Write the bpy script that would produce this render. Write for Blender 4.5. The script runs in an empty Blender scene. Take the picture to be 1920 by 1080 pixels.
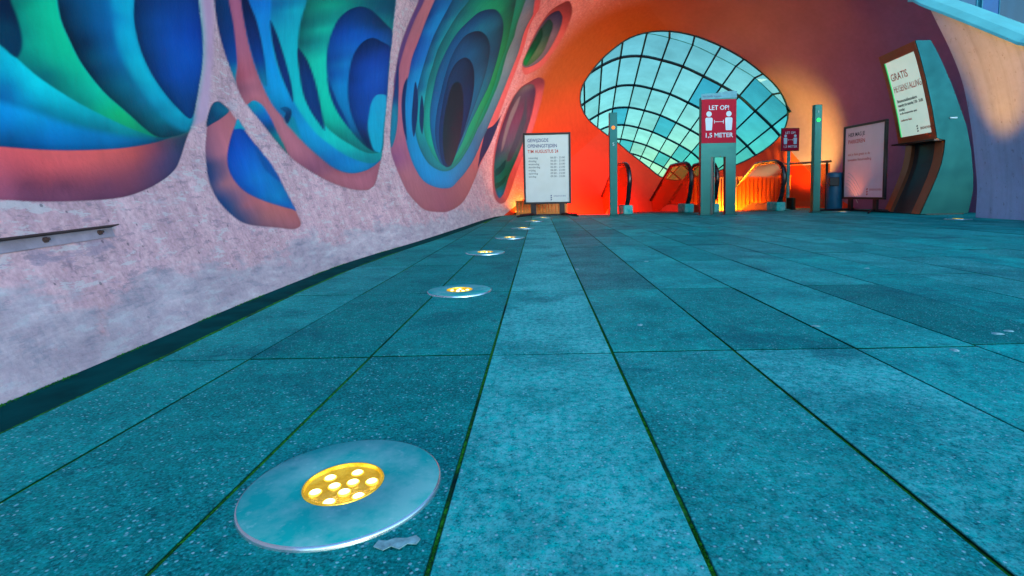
import math
import numpy as np
# ---------------------------------------------------------------- camera
CAM_H = 0.40
F_PX, CX, CY = 985.0, 1012.0, 440.0          # in 1920x1080 units
PITCH, ROLL = math.atan(79 / 985.0), 0.0185
def cam_axes():
    F = np.array([0, math.cos(PITCH), -math.sin(PITCH)])
    U = np.array([0, math.sin(PITCH), math.cos(PITCH)])
    R = np.array([1.0, 0, 0])
    cr, sr = math.cos(ROLL), math.sin(ROLL)
    return R * cr - U * sr, U * cr + R * sr, F
# ---------------------------------------------------------------- tunnel shell surface
Z0, B = 1.10, 3.20
PHI0 = math.asin(-Z0 / B)
YS = 9.0                                    # ordinary cross-sections end here, the egg tip begins
YT = 11.3                                   # window ring
def interp(x, xs, ys):
    """smooth (monotone-free Catmull) 1-D interpolation"""
    x = np.asarray(x, float); xs = np.asarray(xs, float); ys = np.asarray(ys, float)
    m = np.gradient(ys, xs)
    i = np.clip(np.searchsorted(xs, x) - 1, 0, len(xs) - 2)
    h = xs[i + 1] - xs[i]; t = np.clip((x - xs[i]) / h, 0, 1)
    t2, t3 = t * t, t * t * t
    return ((2*t3 - 3*t2 + 1) * ys[i] + (t3 - 2*t2 + t) * h * m[i] + (-2*t3 + 3*t2) * ys[i+1] + (t3 - t2) * h * m[i+1])
def wall_left(Y):
    return interp(Y, [-4, 0, 1.03, 2.15, 3.1, 4.5, 6.5, 8.0, 9.0], [-1.0, -1.05, -1.09, -1.16, -1.18, -1.07, -.95, -.87, -.79])
def wall_right(Y):
    return interp(Y, [-4, 5, 7, 8, 9.0], [6.3, 6.35, 6.3, 6.15, 5.9])
def section(Y, phi):
    Y = np.asarray(Y, float); phi = np.asarray(phi, float)
    xl, xr = wall_left(Y), wall_right(Y)
    a = (xr - xl) / (2 * math.cos(PHI0)); xc = (xr + xl) / 2
    return np.stack([xc - a * np.cos(phi), Y + 0 * phi, Z0 + B * np.sin(phi)], -1)
# outline of the opening at the end, (angle about its centre in degrees, radius in metres) baked from world points
RING_C = np.array([3.05, YT, 2.35])
RING = None
def ring(phi):
    d = np.degrees(np.asarray(phi, float))
    d = (d + 180) % 360 - 180
    A = np.array([r[0] for r in RING]); Rr = np.array([r[1] for r in RING])
    A = np.concatenate([A[-3:] - 360, A, A[:3] + 360]); Rr = np.concatenate([Rr[-3:], Rr, Rr[:3]])
    r = interp(d, A, Rr)
    p = np.radians(d)
    tilt = -0.10 * np.sin(p) * r
    return np.stack([RING_C[0] - r * np.cos(p), RING_C[1] + tilt, RING_C[2] + r * np.sin(p)], -1)
def surf(u, phi):
    """u <= YS: cross-section at depth u; YS..YT: rounded end closing on the window ring"""
    u, phi = np.broadcast_arrays(np.asarray(u, float), np.asarray(phi, float))
    S = section(np.minimum(u, YS), phi)
    t = np.clip((u - YS) / (YT - YS), 0, 1)[..., None]
    P0 = section(np.full_like(u, YS), phi)
    e = 0.05
    T0 = (P0 - section(np.full_like(u, YS - e), phi)) / e * (YT - YS)
    P1 = ring(phi)
    T1 = (P1 - P0) * np.array([1.5, 0.75, 1.5])
    h = ((2*t**3 - 3*t**2 + 1) * P0 + (t**3 - 2*t**2 + t) * T0 + (-2*t**3 + 3*t**2) * P1 + (t**3 - t**2) * T1)
    return np.where(u[..., None] <= YS, S, h)
RING = [(-174.7, 2.248), (-168.3, 2.328), (-160.2, 2.31), (-152.3, 2.202), (-142.4, 2.04), (-130.5, 1.882), (-116.0, 1.748), (-100.4, 1.705), (-85.7, 1.743), (-76.9, 1.709), (-64.7, 1.594), (-48.7, 1.562), (-32.7, 1.638), (-20.2, 1.834), (-10.6, 2.04), (-1.1, 2.141), (6.2, 2.118), (14.2, 2.01), (23.7, 1.884), (34.5, 1.757), (47.1, 1.64), (60.8, 1.5), (77.6, 1.354), (99.6, 1.247), (124.4, 1.264), (147.6, 1.454), (165.0, 1.75), (176.6, 2.052)]
MURAL = [
(3, [(2268, 802), (2273, 405), (2280, -133), (2251, -499), (2172, -988), (2112, -1282), (2214, -1172), (2263, -976), (2313, -595), (2358, -136), (2374, 517), (2361, 922)], [(2308, 99, 165, 140, 175), (2215, -1000, 165, 148, 178)]),
(1, [(1149, -2184), (1221, -2187), (1302, -2203), (1450, -2206), (1618, -2177), (1740, -2095), (1856, -1973), (1937, -1842), (1991, -1688), (2035, -1536), (2103, -1299), (2161, -1028), (2215, -728), (2251, -499), (2273, -276), (2282, 6), (2265, 397), (2240, 766), (1294, -451)], [(1284, -1879, 200, 85, 95), (1383, -1926, 205, 88, 95), (1493, -1885, 205, 90, 95), (1560, -1824, 200, 90, 92), (1730, -1736, 190, 85, 85), (1847, -1650, 120, 60, 80), (1305, -2064, 100, 52, 75), (1415, -2071, 95, 52, 75), (1571, -2049, 105, 60, 85), (1850, -1825, 75, 60, 95), (1960, -1682, 60, 65, 105), (2016, -1510, 30, 60, 85), (1251, -2160, 140, 80, 110), (1403, -2162, 125, 72, 100), (1653, -2097, 110, 62, 85)]),
(1.2, [(1192, -1784), (1268, -1782), (1385, -1776), (1510, -1748), (1688, -1681), (1856, -1577), (1956, -1486), (2029, -1411), (2074, -1369), (2103, -1299), (2161, -1028), (2215, -728), (2251, -499), (2273, -276), (2282, 6), (2265, 397), (2240, 766), (1294, -451)], [(1303, -1711, 0, 80, 130), (1361, -1713, 0, 95, 160), (1435, -1622, 0, 120, 190), (1322, -1517, 0, 140, 210), (1382, -1511, 0, 150, 205), (1504, -1480, 0, 140, 200), (1636, -1550, 0, 120, 180), (1750, -1576, 0, 105, 160), (1894, -1506, 0, 80, 110), (1995, -1423, 20, 60, 90), (1557, -1687, 0, 100, 160), (1297, -1631, 0, 110, 180)]),
(7, [(1233, -1348), (1303, -1425), (1388, -1457), (1482, -1512), (1594, -1545), (1729, -1550), (1894, -1506), (1991, -1455), (2074, -1369), (2103, -1299), (2161, -1028), (2215, -728), (2251, -499), (2273, -276), (2282, 6), (2265, 397), (2240, 766), (1294, -451)], [(1336, -1038, 0, 175, 200), (1387, -1123, 0, 195, 215), (1408, -1237, 0, 200, 215), (1345, -1278, 0, 115, 165), (1329, -1370, 0, 100, 160), (1465, -1337, 0, 180, 200), (1431, -1422, 0, 120, 150), (1569, -1402, 0, 160, 180), (1523, -1471, 0, 120, 140), (1693, -1451, 0, 150, 160), (1765, -1460, 0, 140, 150), (1641, -1507, 0, 100, 120), (1870, -1467, 0, 100, 100), (1381, -1361, 0, 150, 190)]),
(1.6, [(1270, -861), (1341, -968), (1379, -1036), (1432, -1147), (1525, -1272), (1577, -1325), (1675, -1405), (1776, -1473), (1883, -1504), (1820, -1428), (1778, -1344), (1727, -1249), (1678, -1159), (1635, -1043), (1596, -898), (1570, -728), (1552, -580), (1548, -399), (1556, -114), (1294, -451)], [(1457, -588, 0, 175, 140), (1489, -733, 0, 178, 140), (1529, -834, 0, 180, 140), (1573, -988, 0, 182, 145), (1636, -1143, 0, 190, 160), (1681, -1246, 0, 182, 140), (1413, -996, 0, 130, 120), (1469, -1109, 0, 98, 108), (1495, -1205, 0, 110, 105), (1581, -1289, 0, 130, 118), (1719, -1322, 10, 175, 110), (1760, -1391, 10, 165, 110), (1827, -1482, 0, 130, 100), (1413, -592, 0, 110, 100), (1420, -797, 0, 130, 120), (1515, -459, 0, 178, 140), (1437, -890, 0, 160, 135), (1497, -975, 0, 165, 135)]),
(2.5, [(1294, -451), (1395, -322), (1397, -568), (1406, -663), (1411, -763), (1410, -870), (1400, -964), (1379, -1036), (1341, -968), (1270, -861)], [(1376, -673, 0, 30, 60), (1375, -798, 0, 60, 85), (1373, -924, 0, 50, 80), (1401, -730, 0, 35, 65)]),
(1.2, [(1556, -114), (1548, -399), (1552, -580), (1570, -728), (1596, -898), (1635, -1043), (1678, -1159), (1727, -1249), (1778, -1344), (1820, -1428), (1883, -1504), (1991, -1455), (2074, -1369), (2103, -1299), (2161, -1028), (2215, -728), (2251, -499), (2273, -276), (2282, 6), (2265, 397), (2240, 766)], [(1568, -471, 0, 45, 75), (1579, -601, 0, 50, 78), (1632, -698, 0, 38, 68), (1627, -457, 0, 70, 110), (1710, -475, 0, 90, 150), (1664, -821, 0, 80, 110), (1727, -877, 0, 80, 120), (1676, -1068, 0, 70, 92), (1772, -1171, 0, 72, 90), (1831, -1338, 0, 70, 85), (1908, -1394, 0, 75, 95), (1964, -1421, 0, 70, 90), (1750, -700, 0, 100, 160), (1762, -1013, 0, 100, 130), (1826, -1142, 0, 105, 140), (1919, -1300, 0, 110, 130), (1758, -166, 0, 100, 160), (1642, -963, 0, 45, 75)]),
(5, [(1775, 168), (1766, -157), (1769, -365), (1774, -627), (1804, -821), (1846, -989), (1904, -1176), (1977, -1318), (2060, -1374), (2103, -1299), (2134, -1147), (2034, -1092), (1971, -941), (1927, -791), (1893, -613), (1876, -428), (1871, -236), (1882, -28), (1903, 333)], [(1824, -201, 0, 165, 200), (1838, -407, 0, 170, 205), (1860, -668, 0, 178, 205), (1901, -855, 0, 180, 205), (1958, -1022, 0, 165, 200), (2030, -1182, 0, 150, 180), (2077, -1290, 0, 120, 150), (1777, -303, 0, 120, 180), (1791, -667, 0, 140, 180), (1846, -932, 0, 130, 160), (1933, -1173, 0, 120, 150)]),
(0.9, [(1903, 333), (1882, -28), (1871, -236), (1876, -428), (1893, -613), (1927, -791), (1971, -941), (2034, -1092), (2111, -1204), (2161, -1028), (2215, -728), (2251, -499), (2273, -276), (2282, 6), (2265, 397), (2240, 766)], [(1900, -122, 0, 50, 100), (1896, -353, 0, 55, 105), (1928, -585, 0, 55, 110), (2013, -123, 0, 70, 150), (2148, 139, 0, 60, 140), (2064, -320, 0, 75, 170), (2174, -423, 0, 82, 182), (2071, -692, 0, 72, 165), (1978, -696, 0, 60, 130), (2092, -998, 0, 60, 120), (2247, -26, 0, 60, 160), (2007, -890, 0, 58, 120), (2167, -824, 0, 70, 150)]),
(0.9, [(2349, 907), (2378, 521), (2396, 255), (2426, -7), (2469, -267), (2517, -499), (2589, -771), (2708, -1002), (2839, -1285), (2958, -1502), (3151, -1711), (3397, -1919), (3682, -2057), (3945, -2066), (4104, -1919), (4296, -1430), (4389, -1139), (4511, -549), (4628, 489), (4616, 1610), (4548, 2389), (4475, 2865), (4324, 3494)], [(2423, 427, 0, 52, 105), (2475, 185, 0, 55, 120), (2499, -18, 0, 60, 140), (2518, -192, 0, 72, 158), (2525, -317, 0, 145, 185), (2531, -436, 0, 150, 180), (2649, -821, 0, 155, 190), (2706, -877, 0, 110, 190), (2771, -933, 0, 100, 190), (2771, -1071, 0, 60, 115), (2826, -1174, 0, 140, 155), (2892, -1333, 0, 130, 135), (2950, -1475, 0, 95, 110)]),
(0.9, [(2469, 1061), (2496, 652), (2532, 390), (2549, 101), (2550, -207), (2521, -512), (2588, -779), (2664, -675), (2751, -704), (2821, -886), (2866, -1089), (2911, -1282), (2958, -1502), (3151, -1711), (3397, -1919), (3682, -2057), (3945, -2066), (4104, -1919), (4296, -1430), (4329, -1302), (4045, -1572), (3755, -1694), (3526, -1630), (3339, -1422), (3167, -1189), (3061, -1000), (2958, -807), (2857, -631), (2769, -338), (2714, -84), (2667, 203), (2631, 488), (2600, 767), (2580, 1204)], [(2546, 556, 165, 95, 130), (2607, -6, 172, 102, 130), (2562, -392, 160, 78, 98), (2560, -550, 120, 75, 100), (2697, -590, 180, 108, 125), (2883, -948, 172, 110, 128), (3073, -1380, 168, 105, 125), (3418, -1808, 155, 95, 110), (3891, -1891, 155, 95, 115), (4193, -1580, 150, 90, 110), (3190, -1686, 120, 75, 105), (3096, -1229, 172, 106, 126), (2662, -366, 175, 105, 125)]),
(1, [(2580, 1204), (2600, 767), (2631, 488), (2667, 203), (2714, -84), (2769, -338), (2857, -631), (2958, -807), (3061, -1000), (3167, -1189), (3339, -1422), (3526, -1630), (3755, -1694), (4045, -1572), (4329, -1302), (4389, -1139), (4511, -549), (4628, 489), (4616, 1610), (4548, 2389), (4475, 2865), (4324, 3494)], [(2767, 705, 0, 130, 210), (2847, 187, 0, 140, 215), (2879, -355, 0, 155, 220), (2957, -489, 0, 150, 210), (3122, -1026, 0, 155, 215), (3298, -1223, 0, 145, 205), (3623, -1513, 0, 120, 190), (4059, -1493, 0, 130, 190), (4302, -1266, 0, 110, 160), (2712, 811, 0, 110, 200), (3481, -1448, 0, 110, 180), (3004, -648, 0, 120, 180)]),
(1, [(2580, 1204), (2600, 767), (2631, 488), (2677, 171), (2719, -80), (2770, -312), (2822, -364), (2828, -171), (2822, 82), (2790, 393), (2741, 638), (2666, 841), (2597, 1227)], [(2640, 694, 0, 30, 80), (2715, 327, 0, 48, 115), (2776, 30, 0, 65, 160), (2799, -191, 0, 120, 170), (2809, -313, 0, 140, 185)]),
(1.5, [(2972, -847), (3077, -736), (3113, -884), (3141, -1137), (3059, -1020)], [(3067, -950, 0, 125, 150)]),
(1, [(2949, -657), (3015, -596), (3075, -623), (3064, -742), (3003, -899), (2975, -818), (2998, -716)], [(3027, -730, 0, 45, 95), (2967, -657, 0, 110, 170)]),
(1.4, [(2858, 1565), (2885, 1084), (2886, 740), (2917, 332), (2968, 15), (3062, -291), (3126, -464), (3195, -644), (3336, -921), (3526, -1129), (3736, -1306), (3980, -1404), (4174, -1397), (4350, -1243), (4389, -1139), (4511, -549), (4628, 489), (4616, 1610), (4548, 2389), (4475, 2865), (4324, 3494)], [(2925, 954, 0, 110, 160), (2977, 1097, 0, 95, 150), (3081, 747, 0, 160, 185), (3179, 454, 0, 172, 190), (3170, -34, 0, 172, 185), (3194, -408, 0, 180, 185), (3353, -759, 0, 188, 182), (3543, -991, 0, 185, 180), (3754, -1172, 0, 172, 170), (4087, -1321, 0, 118, 130), (3014, 956, 0, 130, 170), (3114, 1152, 0, 170, 190), (3243, -833, 0, 150, 180), (3661, -1264, 0, 130, 150)]),
(1, [(2886, 757), (2963, 594), (3023, 375), (3079, 95), (3113, -165), (3113, -471), (3061, -310), (2989, -42), (2933, 257), (2901, 493)], [(2935, 480, 0, 40, 100), (3046, 25, 0, 55, 130)]),
(1, [(3216, 2029), (3262, 1502), (3227, 1174), (3203, 861), (3198, 470), (3219, 97), (3255, -276), (3311, -448), (3432, -652), (3595, -863), (3814, -1025), (4111, -1161), (4402, -1053), (4511, -549), (4628, 489), (4616, 1610), (4548, 2389), (4475, 2865), (4324, 3494)], [(3330, 1478, 0, 118, 110), (3257, 1106, 0, 92, 100), (3285, 738, 0, 90, 102), (3502, 1643, 0, 165, 140), (3404, 790, 0, 140, 140), (3477, 1166, 0, 192, 165), (3478, 589, 0, 195, 172), (3498, 180, 0, 195, 175), (3516, -400, 0, 190, 165), (3580, -623, 0, 180, 160), (3648, -867, 0, 138, 130), (3858, -1013, 0, 128, 130), (4219, -1110, 0, 115, 120), (3676, 1931, 0, 140, 120), (4041, 2312, 0, 80, 100), (4278, 2380, 0, 75, 110), (3325, 1073, 0, 100, 105)]),
(0.9, [(3197, 566), (3289, 493), (3355, 342), (3419, 77), (3460, -267), (3478, -849), (3393, -700), (3307, -501), (3244, -232), (3214, 142)], [(3243, 408, 0, 45, 100), (3337, 75, 0, 60, 130), (3437, -597, 0, 60, 130)]),
(0.9, [(3938, 2114), (3800, 1896), (3679, 1578), (3610, 1237), (3570, 877), (3563, 601), (3578, 232), (3615, -53), (3698, -369), (3816, -609), (3979, -880), (4182, -1079), (4378, -1059), (4529, -332), (4628, 489), (4616, 1610), (4577, 2138), (4418, 2190), (4225, 2220), (4077, 2215)], [(3738, 1356, 0, 65, 160), (4102, 1943, 0, 55, 110), (4341, 2049, 0, 50, 90), (3836, 1099, 0, 95, 185), (3812, 732, 0, 122, 192), (3777, 246, 0, 130, 200), (3833, -71, 0, 125, 190), (3903, -575, 0, 110, 170), (4045, -935, 0, 60, 90), (3951, 1553, 0, 85, 180), (4228, 1747, 0, 72, 165), (3620, 699, 0, 65, 150), (3609, 362, 0, 75, 165)]),
(1, [(3579, 276), (3635, 103), (3703, -139), (3812, -457), (3868, -685), (3745, -486), (3651, -256), (3595, 2)], [(3684, -206, 0, 45, 110)]),
(0.9, [(4237, 1678), (4109, 1513), (3997, 1233), (3929, 937), (3890, 553), (3873, 187), (3887, -162), (3944, -498), (4041, -810), (4194, -1063), (4378, -1059), (4529, -332), (4628, 489), (4616, 1610), (4594, 1760), (4403, 1733)], [(4257, 1514, 0, 42, 98), (4013, 1002, 0, 50, 125), (4199, 1018, 0, 65, 165), (4122, 459, 0, 70, 170), (4417, 911, 0, 82, 182), (3962, -3, 0, 60, 140), (4102, -308, 0, 65, 150), (4154, -826, 0, 42, 85), (4525, 1537, 0, 60, 150), (3942, 468, 0, 52, 130)]),
(1.4, [(4602, 475), (4399, 389), (4289, 143), (4226, -189), (4182, -531), (4201, -851), (4255, -1075), (4376, -1073), (4504, -481)], [(4385, 85, 0, 155, 200), (4314, -777, 0, 150, 185)]),
(0.9, [(2301, -907), (2346, -861), (2405, -904), (2458, -1029), (2512, -1162), (2605, -1387), (2718, -1682), (2776, -1983), (2816, -2300), (2826, -2486), (2834, -2628), (2797, -2714), (2713, -2741), (2554, -2680), (2321, -2591), (2247, -2524), (2177, -2369), (2134, -2190), (2123, -1984), (2141, -1743), (2168, -1532), (2213, -1276), (2255, -1050)], [(2333, -1172, 170, 100, 115), (2252, -1616, 168, 105, 125), (2146, -1776, 15, 55, 105), (2137, -1949, 20, 60, 115), (2226, -2012, 165, 105, 115), (2180, -2355, 0, 65, 120), (2154, -2226, 10, 60, 120), (2339, -2310, 155, 92, 105), (2495, -2485, 150, 95, 100), (2742, -2638, 155, 95, 105), (2252, -2503, 40, 68, 115)]),
(0.9, [(2301, -907), (2346, -861), (2393, -895), (2421, -956), (2342, -1096), (2270, -1191), (2211, -1263), (2249, -1067)], [(2284, -1072, 0, 58, 98), (2405, -949, 0, 125, 160)]),
(0.9, [(2484, -1041), (2443, -1158), (2380, -1361), (2320, -1600), (2298, -1788), (2318, -1970), (2379, -2119), (2500, -2241), (2641, -2333), (2793, -2418), (2829, -2449), (2810, -2245), (2776, -1983), (2718, -1682), (2605, -1387), (2524, -1181)], [(2443, -1325, 0, 75, 180), (2374, -1588, 0, 80, 190), (2529, -1552, 0, 97, 190), (2377, -1890, 0, 88, 188), (2515, -1916, 0, 120, 195), (2674, -2187, 0, 132, 192), (2756, -2342, 0, 108, 195), (2434, -2080, 0, 90, 185)]),
(1.2, [(2484, -1041), (2448, -1148), (2437, -1206), (2486, -1179), (2538, -1183), (2509, -1108)], [(2491, -1139, 0, 142, 170)]),
(1.4, [(2605, -1387), (2601, -1577), (2626, -1739), (2686, -1858), (2766, -1948), (2727, -1697), (2663, -1522)], [(2661, -1691, 0, 78, 148)]),
(1, [(4922, 3379), (4888, 2808), (4852, 2397), (4811, 1916), (4798, 1465), (4773, 862), (4748, 265), (4669, -494), (4619, -1016), (4645, -1258), (4721, -1693), (4821, -2150), (5021, -2528), (5220, -2717), (5816, -2844), (6217, -2833), (6963, -2619), (7615, -2243), (8244, -1669), (8964, -779), (9363, -41), (9582, 874), (9700, 2625), (9709, 3510), (9652, 4878), (9442, 6372), (9019, 7542), (8539, 8112), (7882, 8415), (4903, 3975)], [(4978, 2824, 160, 100, 115), (5045, 3285, 178, 108, 122), (4939, 1268, 165, 98, 120), (4855, -430, 165, 100, 125), (4708, -1217, 130, 80, 125), (4852, -1574, 165, 105, 120), (4991, -2119, 155, 98, 112), (5302, -2517, 150, 92, 105), (5888, -2697, 140, 85, 105), (6489, -2585, 140, 85, 98), (8071, -1343, 165, 105, 110), (9084, 167, 170, 105, 112), (9667, 3356, 182, 108, 118), (8905, 7568, 185, 108, 120), (5004, 2079, 170, 100, 120)]),
(1.6, [(4702, 3712), (4922, 3379), (4888, 2808), (4852, 2397), (4811, 1916), (4798, 1465), (4773, 862), (4817, 816), (4873, 1446), (4913, 1926), (4954, 2417), (5000, 2954), (5048, 3526), (4934, 4016)], [(4911, 2150, 85, 60, 115)]),
(0.9, [(4822, 1600), (4816, 1037), (4761, 418), (4682, -345), (4637, -678), (4650, -892), (4803, -522), (4895, -38), (4916, 500), (4898, 1090)], [(4843, 1054, 0, 60, 130), (4843, 535, 0, 70, 140), (4788, 212, 0, 145, 182), (4753, -465, 0, 132, 172)]),
(0.9, [(9787, 2642), (9712, 1876), (9542, 1359), (9332, 1206), (9195, 449), (8974, -412), (8820, -856), (9363, -41), (9612, 851), (9749, 2174)], [(9567, 885, 30, 50, 90)]),
(0.9, [(5277, 3794), (5263, 3197), (5229, 2511), (5158, 1892), (5136, 1324), (5045, 954), (5007, 394), (5053, -206), (5119, -817), (5243, -1364), (5460, -1767), (5944, -1965), (6618, -1948), (7148, -1659), (7943, -1104), (8876, -15), (9305, 1007), (9486, 1995), (9577, 3216), (9550, 4689), (9403, 5990), (9006, 7167), (8331, 7790), (7730, 8147), (5251, 4436)], [(5305, 3324, 0, 52, 132), (5210, 2575, 0, 68, 165), (5399, 2950, 0, 130, 205), (5175, 1715, 0, 80, 180), (5379, 1652, 0, 140, 205), (5149, 465, 0, 135, 205), (5319, -601, 0, 140, 200), (5639, -1486, 0, 140, 205), (6546, -1740, 0, 135, 200), (7778, -1002, 30, 130, 180), (8875, 536, 50, 120, 170), (9465, 2766, 70, 140, 170), (9422, 5150, 100, 150, 175), (8619, 7352, 110, 150, 175), (9304, 6437, 85, 135, 160), (5510, 3543, 0, 135, 205)]),
(0.9, [(5120, 1314), (5028, 975), (5007, 394), (5048, -286), (5119, -562), (5127, -20), (5115, 526)], [(5069, 425, 0, 45, 95)]),
(0.9, [(5711, 4310), (5683, 3729), (5608, 2942), (5561, 2209), (5506, 1572), (5437, 942), (5409, 261), (5439, -314), (5575, -790), (5824, -1152), (6263, -1317), (6750, -1255), (7280, -958), (7792, -511), (8476, 419), (9108, 1728), (9320, 3075), (9305, 4297), (9004, 5665), (8523, 6572), (8119, 7154), (7440, 7653), (5680, 5019)], [(5771, 3787, 0, 78, 130), (5703, 2977, 0, 80, 132), (5665, 2203, 0, 85, 140), (5590, 1285, 0, 100, 150), (5998, 3878, 0, 150, 170), (5949, 3110, 0, 170, 180), (5850, 2165, 0, 175, 185), (5734, 1108, 0, 170, 180), (5614, 91, 0, 165, 170), (5651, -684, 0, 120, 140), (6414, -1237, 0, 140, 150), (7460, -766, 0, 150, 140), (8861, 1358, 0, 160, 130), (9293, 3615, 0, 160, 130), (8856, 5897, 0, 150, 120), (8132, 7015, 0, 160, 130)]),
(0.9, [(6175, 4875), (6076, 4255), (5972, 3470), (5878, 2825), (5847, 2253), (5792, 1675), (5751, 941), (5718, 220), (5835, -365), (6112, -855), (6499, -1102), (6890, -1063), (7399, -707), (7980, -99), (8628, 999), (9105, 2441), (9192, 3794), (8894, 5248), (8334, 6195), (7677, 6839), (7135, 7157), (6093, 5596)], [(6205, 4399, 0, 100, 120), (6046, 3427, 0, 108, 125), (5987, 2732, 0, 108, 120), (5888, 1739, 0, 120, 130), (6426, 4970, 0, 140, 120), (6914, 5617, 0, 165, 120), (6313, 4007, 0, 150, 140), (6175, 2888, 0, 140, 140), (6048, 1378, 0, 150, 145), (5861, 549, 0, 160, 150), (5979, -229, 0, 175, 150), (6380, -900, 0, 170, 150), (7093, -876, 0, 165, 140), (8277, 617, 0, 170, 130), (9030, 3563, 0, 170, 110), (8631, 5305, 0, 165, 110), (8025, 6129, 0, 130, 100), (7754, 6712, 0, 80, 90), (7425, 6007, 0, 165, 115)]),
(0.9, [(5373, 1351), (5515, 901), (5501, 217), (5360, -373), (5315, 57), (5343, 726)], [(5424, 518, 0, 48, 98)]),
(0.9, [(5634, 1087), (5753, 589), (5682, -181), (5595, 83), (5592, 599)], [(5675, 465, 0, 52, 98)]),
(0.9, [(7122, 5656), (6721, 5056), (6527, 4484), (6342, 3874), (6233, 3329), (6147, 2768), (6066, 2138), (6034, 1463), (5986, 698), (6037, -24), (6204, -739), (6448, -1090), (6906, -996), (7328, -491), (7844, 232), (8226, 1110), (8599, 2059), (8918, 3346), (8774, 4544), (8351, 5471), (7930, 5875), (7470, 5876)], [(7132, 5470, 0, 72, 118), (6784, 4608, 0, 85, 140), (6466, 3583, 0, 90, 150), (6294, 2593, 0, 95, 150), (6162, 1539, 0, 100, 160), (6114, 380, 0, 112, 172), (7042, 4767, 0, 130, 165), (7553, 5370, 0, 120, 158), (7953, 5622, 0, 80, 110), (8313, 4584, 0, 88, 130), (8462, 3329, 0, 120, 160), (8354, 1939, 0, 130, 165), (7840, 474, 0, 140, 180), (6308, -716, 0, 100, 150)]),
(0.9, [(7030, 4568), (6690, 4070), (6522, 3488), (6440, 2906), (6406, 2279), (6359, 1558), (6268, 733), (6226, -56), (6334, -710), (6504, -1081), (6906, -996), (7342, -373), (7840, 474), (8233, 1496), (8460, 2655), (8439, 3721), (8132, 4563), (7795, 4837), (7377, 4803)], [(7111, 4486, 0, 52, 82), (6773, 3714, 0, 82, 132), (6581, 2916, 0, 85, 140), (6460, 1916, 0, 75, 130), (6372, 682, 0, 80, 140), (7272, 3814, 0, 100, 150), (7601, 4598, 0, 68, 102), (8107, 4272, 0, 75, 110), (8250, 3319, 0, 110, 155), (8252, 2018, 0, 112, 162), (7696, 427, 0, 90, 140)]),
(1, [(7033, 3430), (6761, 3058), (6602, 2519), (6554, 1874), (6496, 1036), (6408, 104), (6415, -692), (6551, -1115), (6933, -1013), (7378, -365), (7834, 593), (8111, 1695), (8077, 2690), (7760, 3357), (7381, 3551)], [(6888, 2940, 0, 58, 98), (6621, 2223, 0, 65, 110), (6585, 1181, 0, 60, 110), (7610, 3126, 0, 50, 80), (7971, 2375, 0, 55, 100), (7727, 557, 0, 60, 110)]),
(2.5, [(7020, 2423), (6828, 2148), (6743, 1572), (6658, 806), (6589, -38), (6605, -857), (6799, -1056), (7204, -631), (7626, 286), (7750, 1285), (7593, 2041), (7294, 2444)], [(7107, 1993, 0, 42, 58), (7198, 598, 28, 45, 62), (7084, -545, 45, 50, 62), (6768, 227, 0, 50, 62)]),
(1, [(9427, 9562), (9329, 9093), (9291, 8509), (9389, 7750), (9515, 6875), (9636, 5948), (9744, 5068), (9819, 4634), (9944, 4315), (10060, 4425), (10189, 4819), (10223, 5679), (10191, 6742), (10093, 7752), (9903, 8787), (9674, 9409)], [(9459, 9286, 95, 58, 75), (9804, 8878, 120, 70, 85), (9364, 8885, 110, 68, 80), (10044, 7702, 170, 105, 112), (10186, 5770, 172, 106, 112), (9965, 4534, 172, 106, 112)]),
(1, [(9488, 8825), (9388, 8319), (9456, 7513), (9585, 6552), (9687, 5601), (9747, 4996), (9882, 4812), (10042, 5063), (10116, 5681), (10078, 6688), (9941, 7835), (9722, 8643)], [(9467, 8567, 35, 58, 105), (9709, 8480, 45, 65, 115), (9945, 7371, 105, 120, 150), (10047, 5346, 100, 120, 145)]),
(1, [(9500, 8139), (9507, 7652), (9598, 6791), (9689, 5861), (9742, 5140), (9873, 4925), (9990, 5347), (10012, 6092), (9860, 7297), (9693, 8001)], [(9591, 7875, 15, 80, 90), (9839, 7278, 30, 90, 95), (9957, 6076, 80, 130, 110), (9877, 5151, 60, 130, 95)]),
(1, [(9519, 7504), (9580, 6931), (9659, 6071), (9718, 5245), (9829, 4963), (9846, 5646), (9812, 6422), (9704, 7160)], [(9633, 7096, 0, 80, 72), (9740, 6188, 0, 95, 72), (9782, 5367, 0, 165, 95)]),
(1, [(10261, 3947), (10132, 3764), (9965, 3392), (9845, 2434), (9750, 1366), (9651, 352), (9543, -626), (9428, -1744), (9358, -2606), (9438, -3085), (9588, -3188), (9756, -2894), (10016, -2040), (10255, -1117), (10450, -49), (10534, 1336), (10481, 2871), (10401, 3608)], [(10318, 3486, 95, 58, 80), (10438, 2517, 150, 90, 100), (10450, 335, 170, 100, 110), (10117, -1541, 165, 98, 108), (9501, -3012, 125, 80, 100)]),
(1, [(10159, 3550), (10015, 3432), (9896, 2737), (9806, 1476), (9693, 311), (9586, -670), (9488, -1653), (9441, -2446), (9488, -2828), (9625, -2714), (9844, -2028), (10083, -1284), (10292, -273), (10402, 1001), (10369, 2415), (10281, 3201)], [(10084, 3307, 90, 110, 118), (10269, 2937, 55, 60, 105), (9990, 2486, 70, 75, 95), (9872, 1412, 80, 58, 92), (10347, 1100, 90, 72, 105), (9690, -157, 60, 72, 110), (10113, -108, 75, 82, 105), (9729, -843, 30, 112, 130), (9951, -857, 55, 102, 105), (9566, -1650, 0, 100, 105), (9765, -1714, 0, 112, 100), (9600, -2210, 0, 110, 105), (9536, -2638, 0, 105, 175)]),
(1.2, [(10034, 2800), (9944, 2010), (9864, 763), (9775, -421), (9859, -47), (9981, 1119), (10050, 2072)], [(9944, 1164, 95, 110, 125)]),
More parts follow.
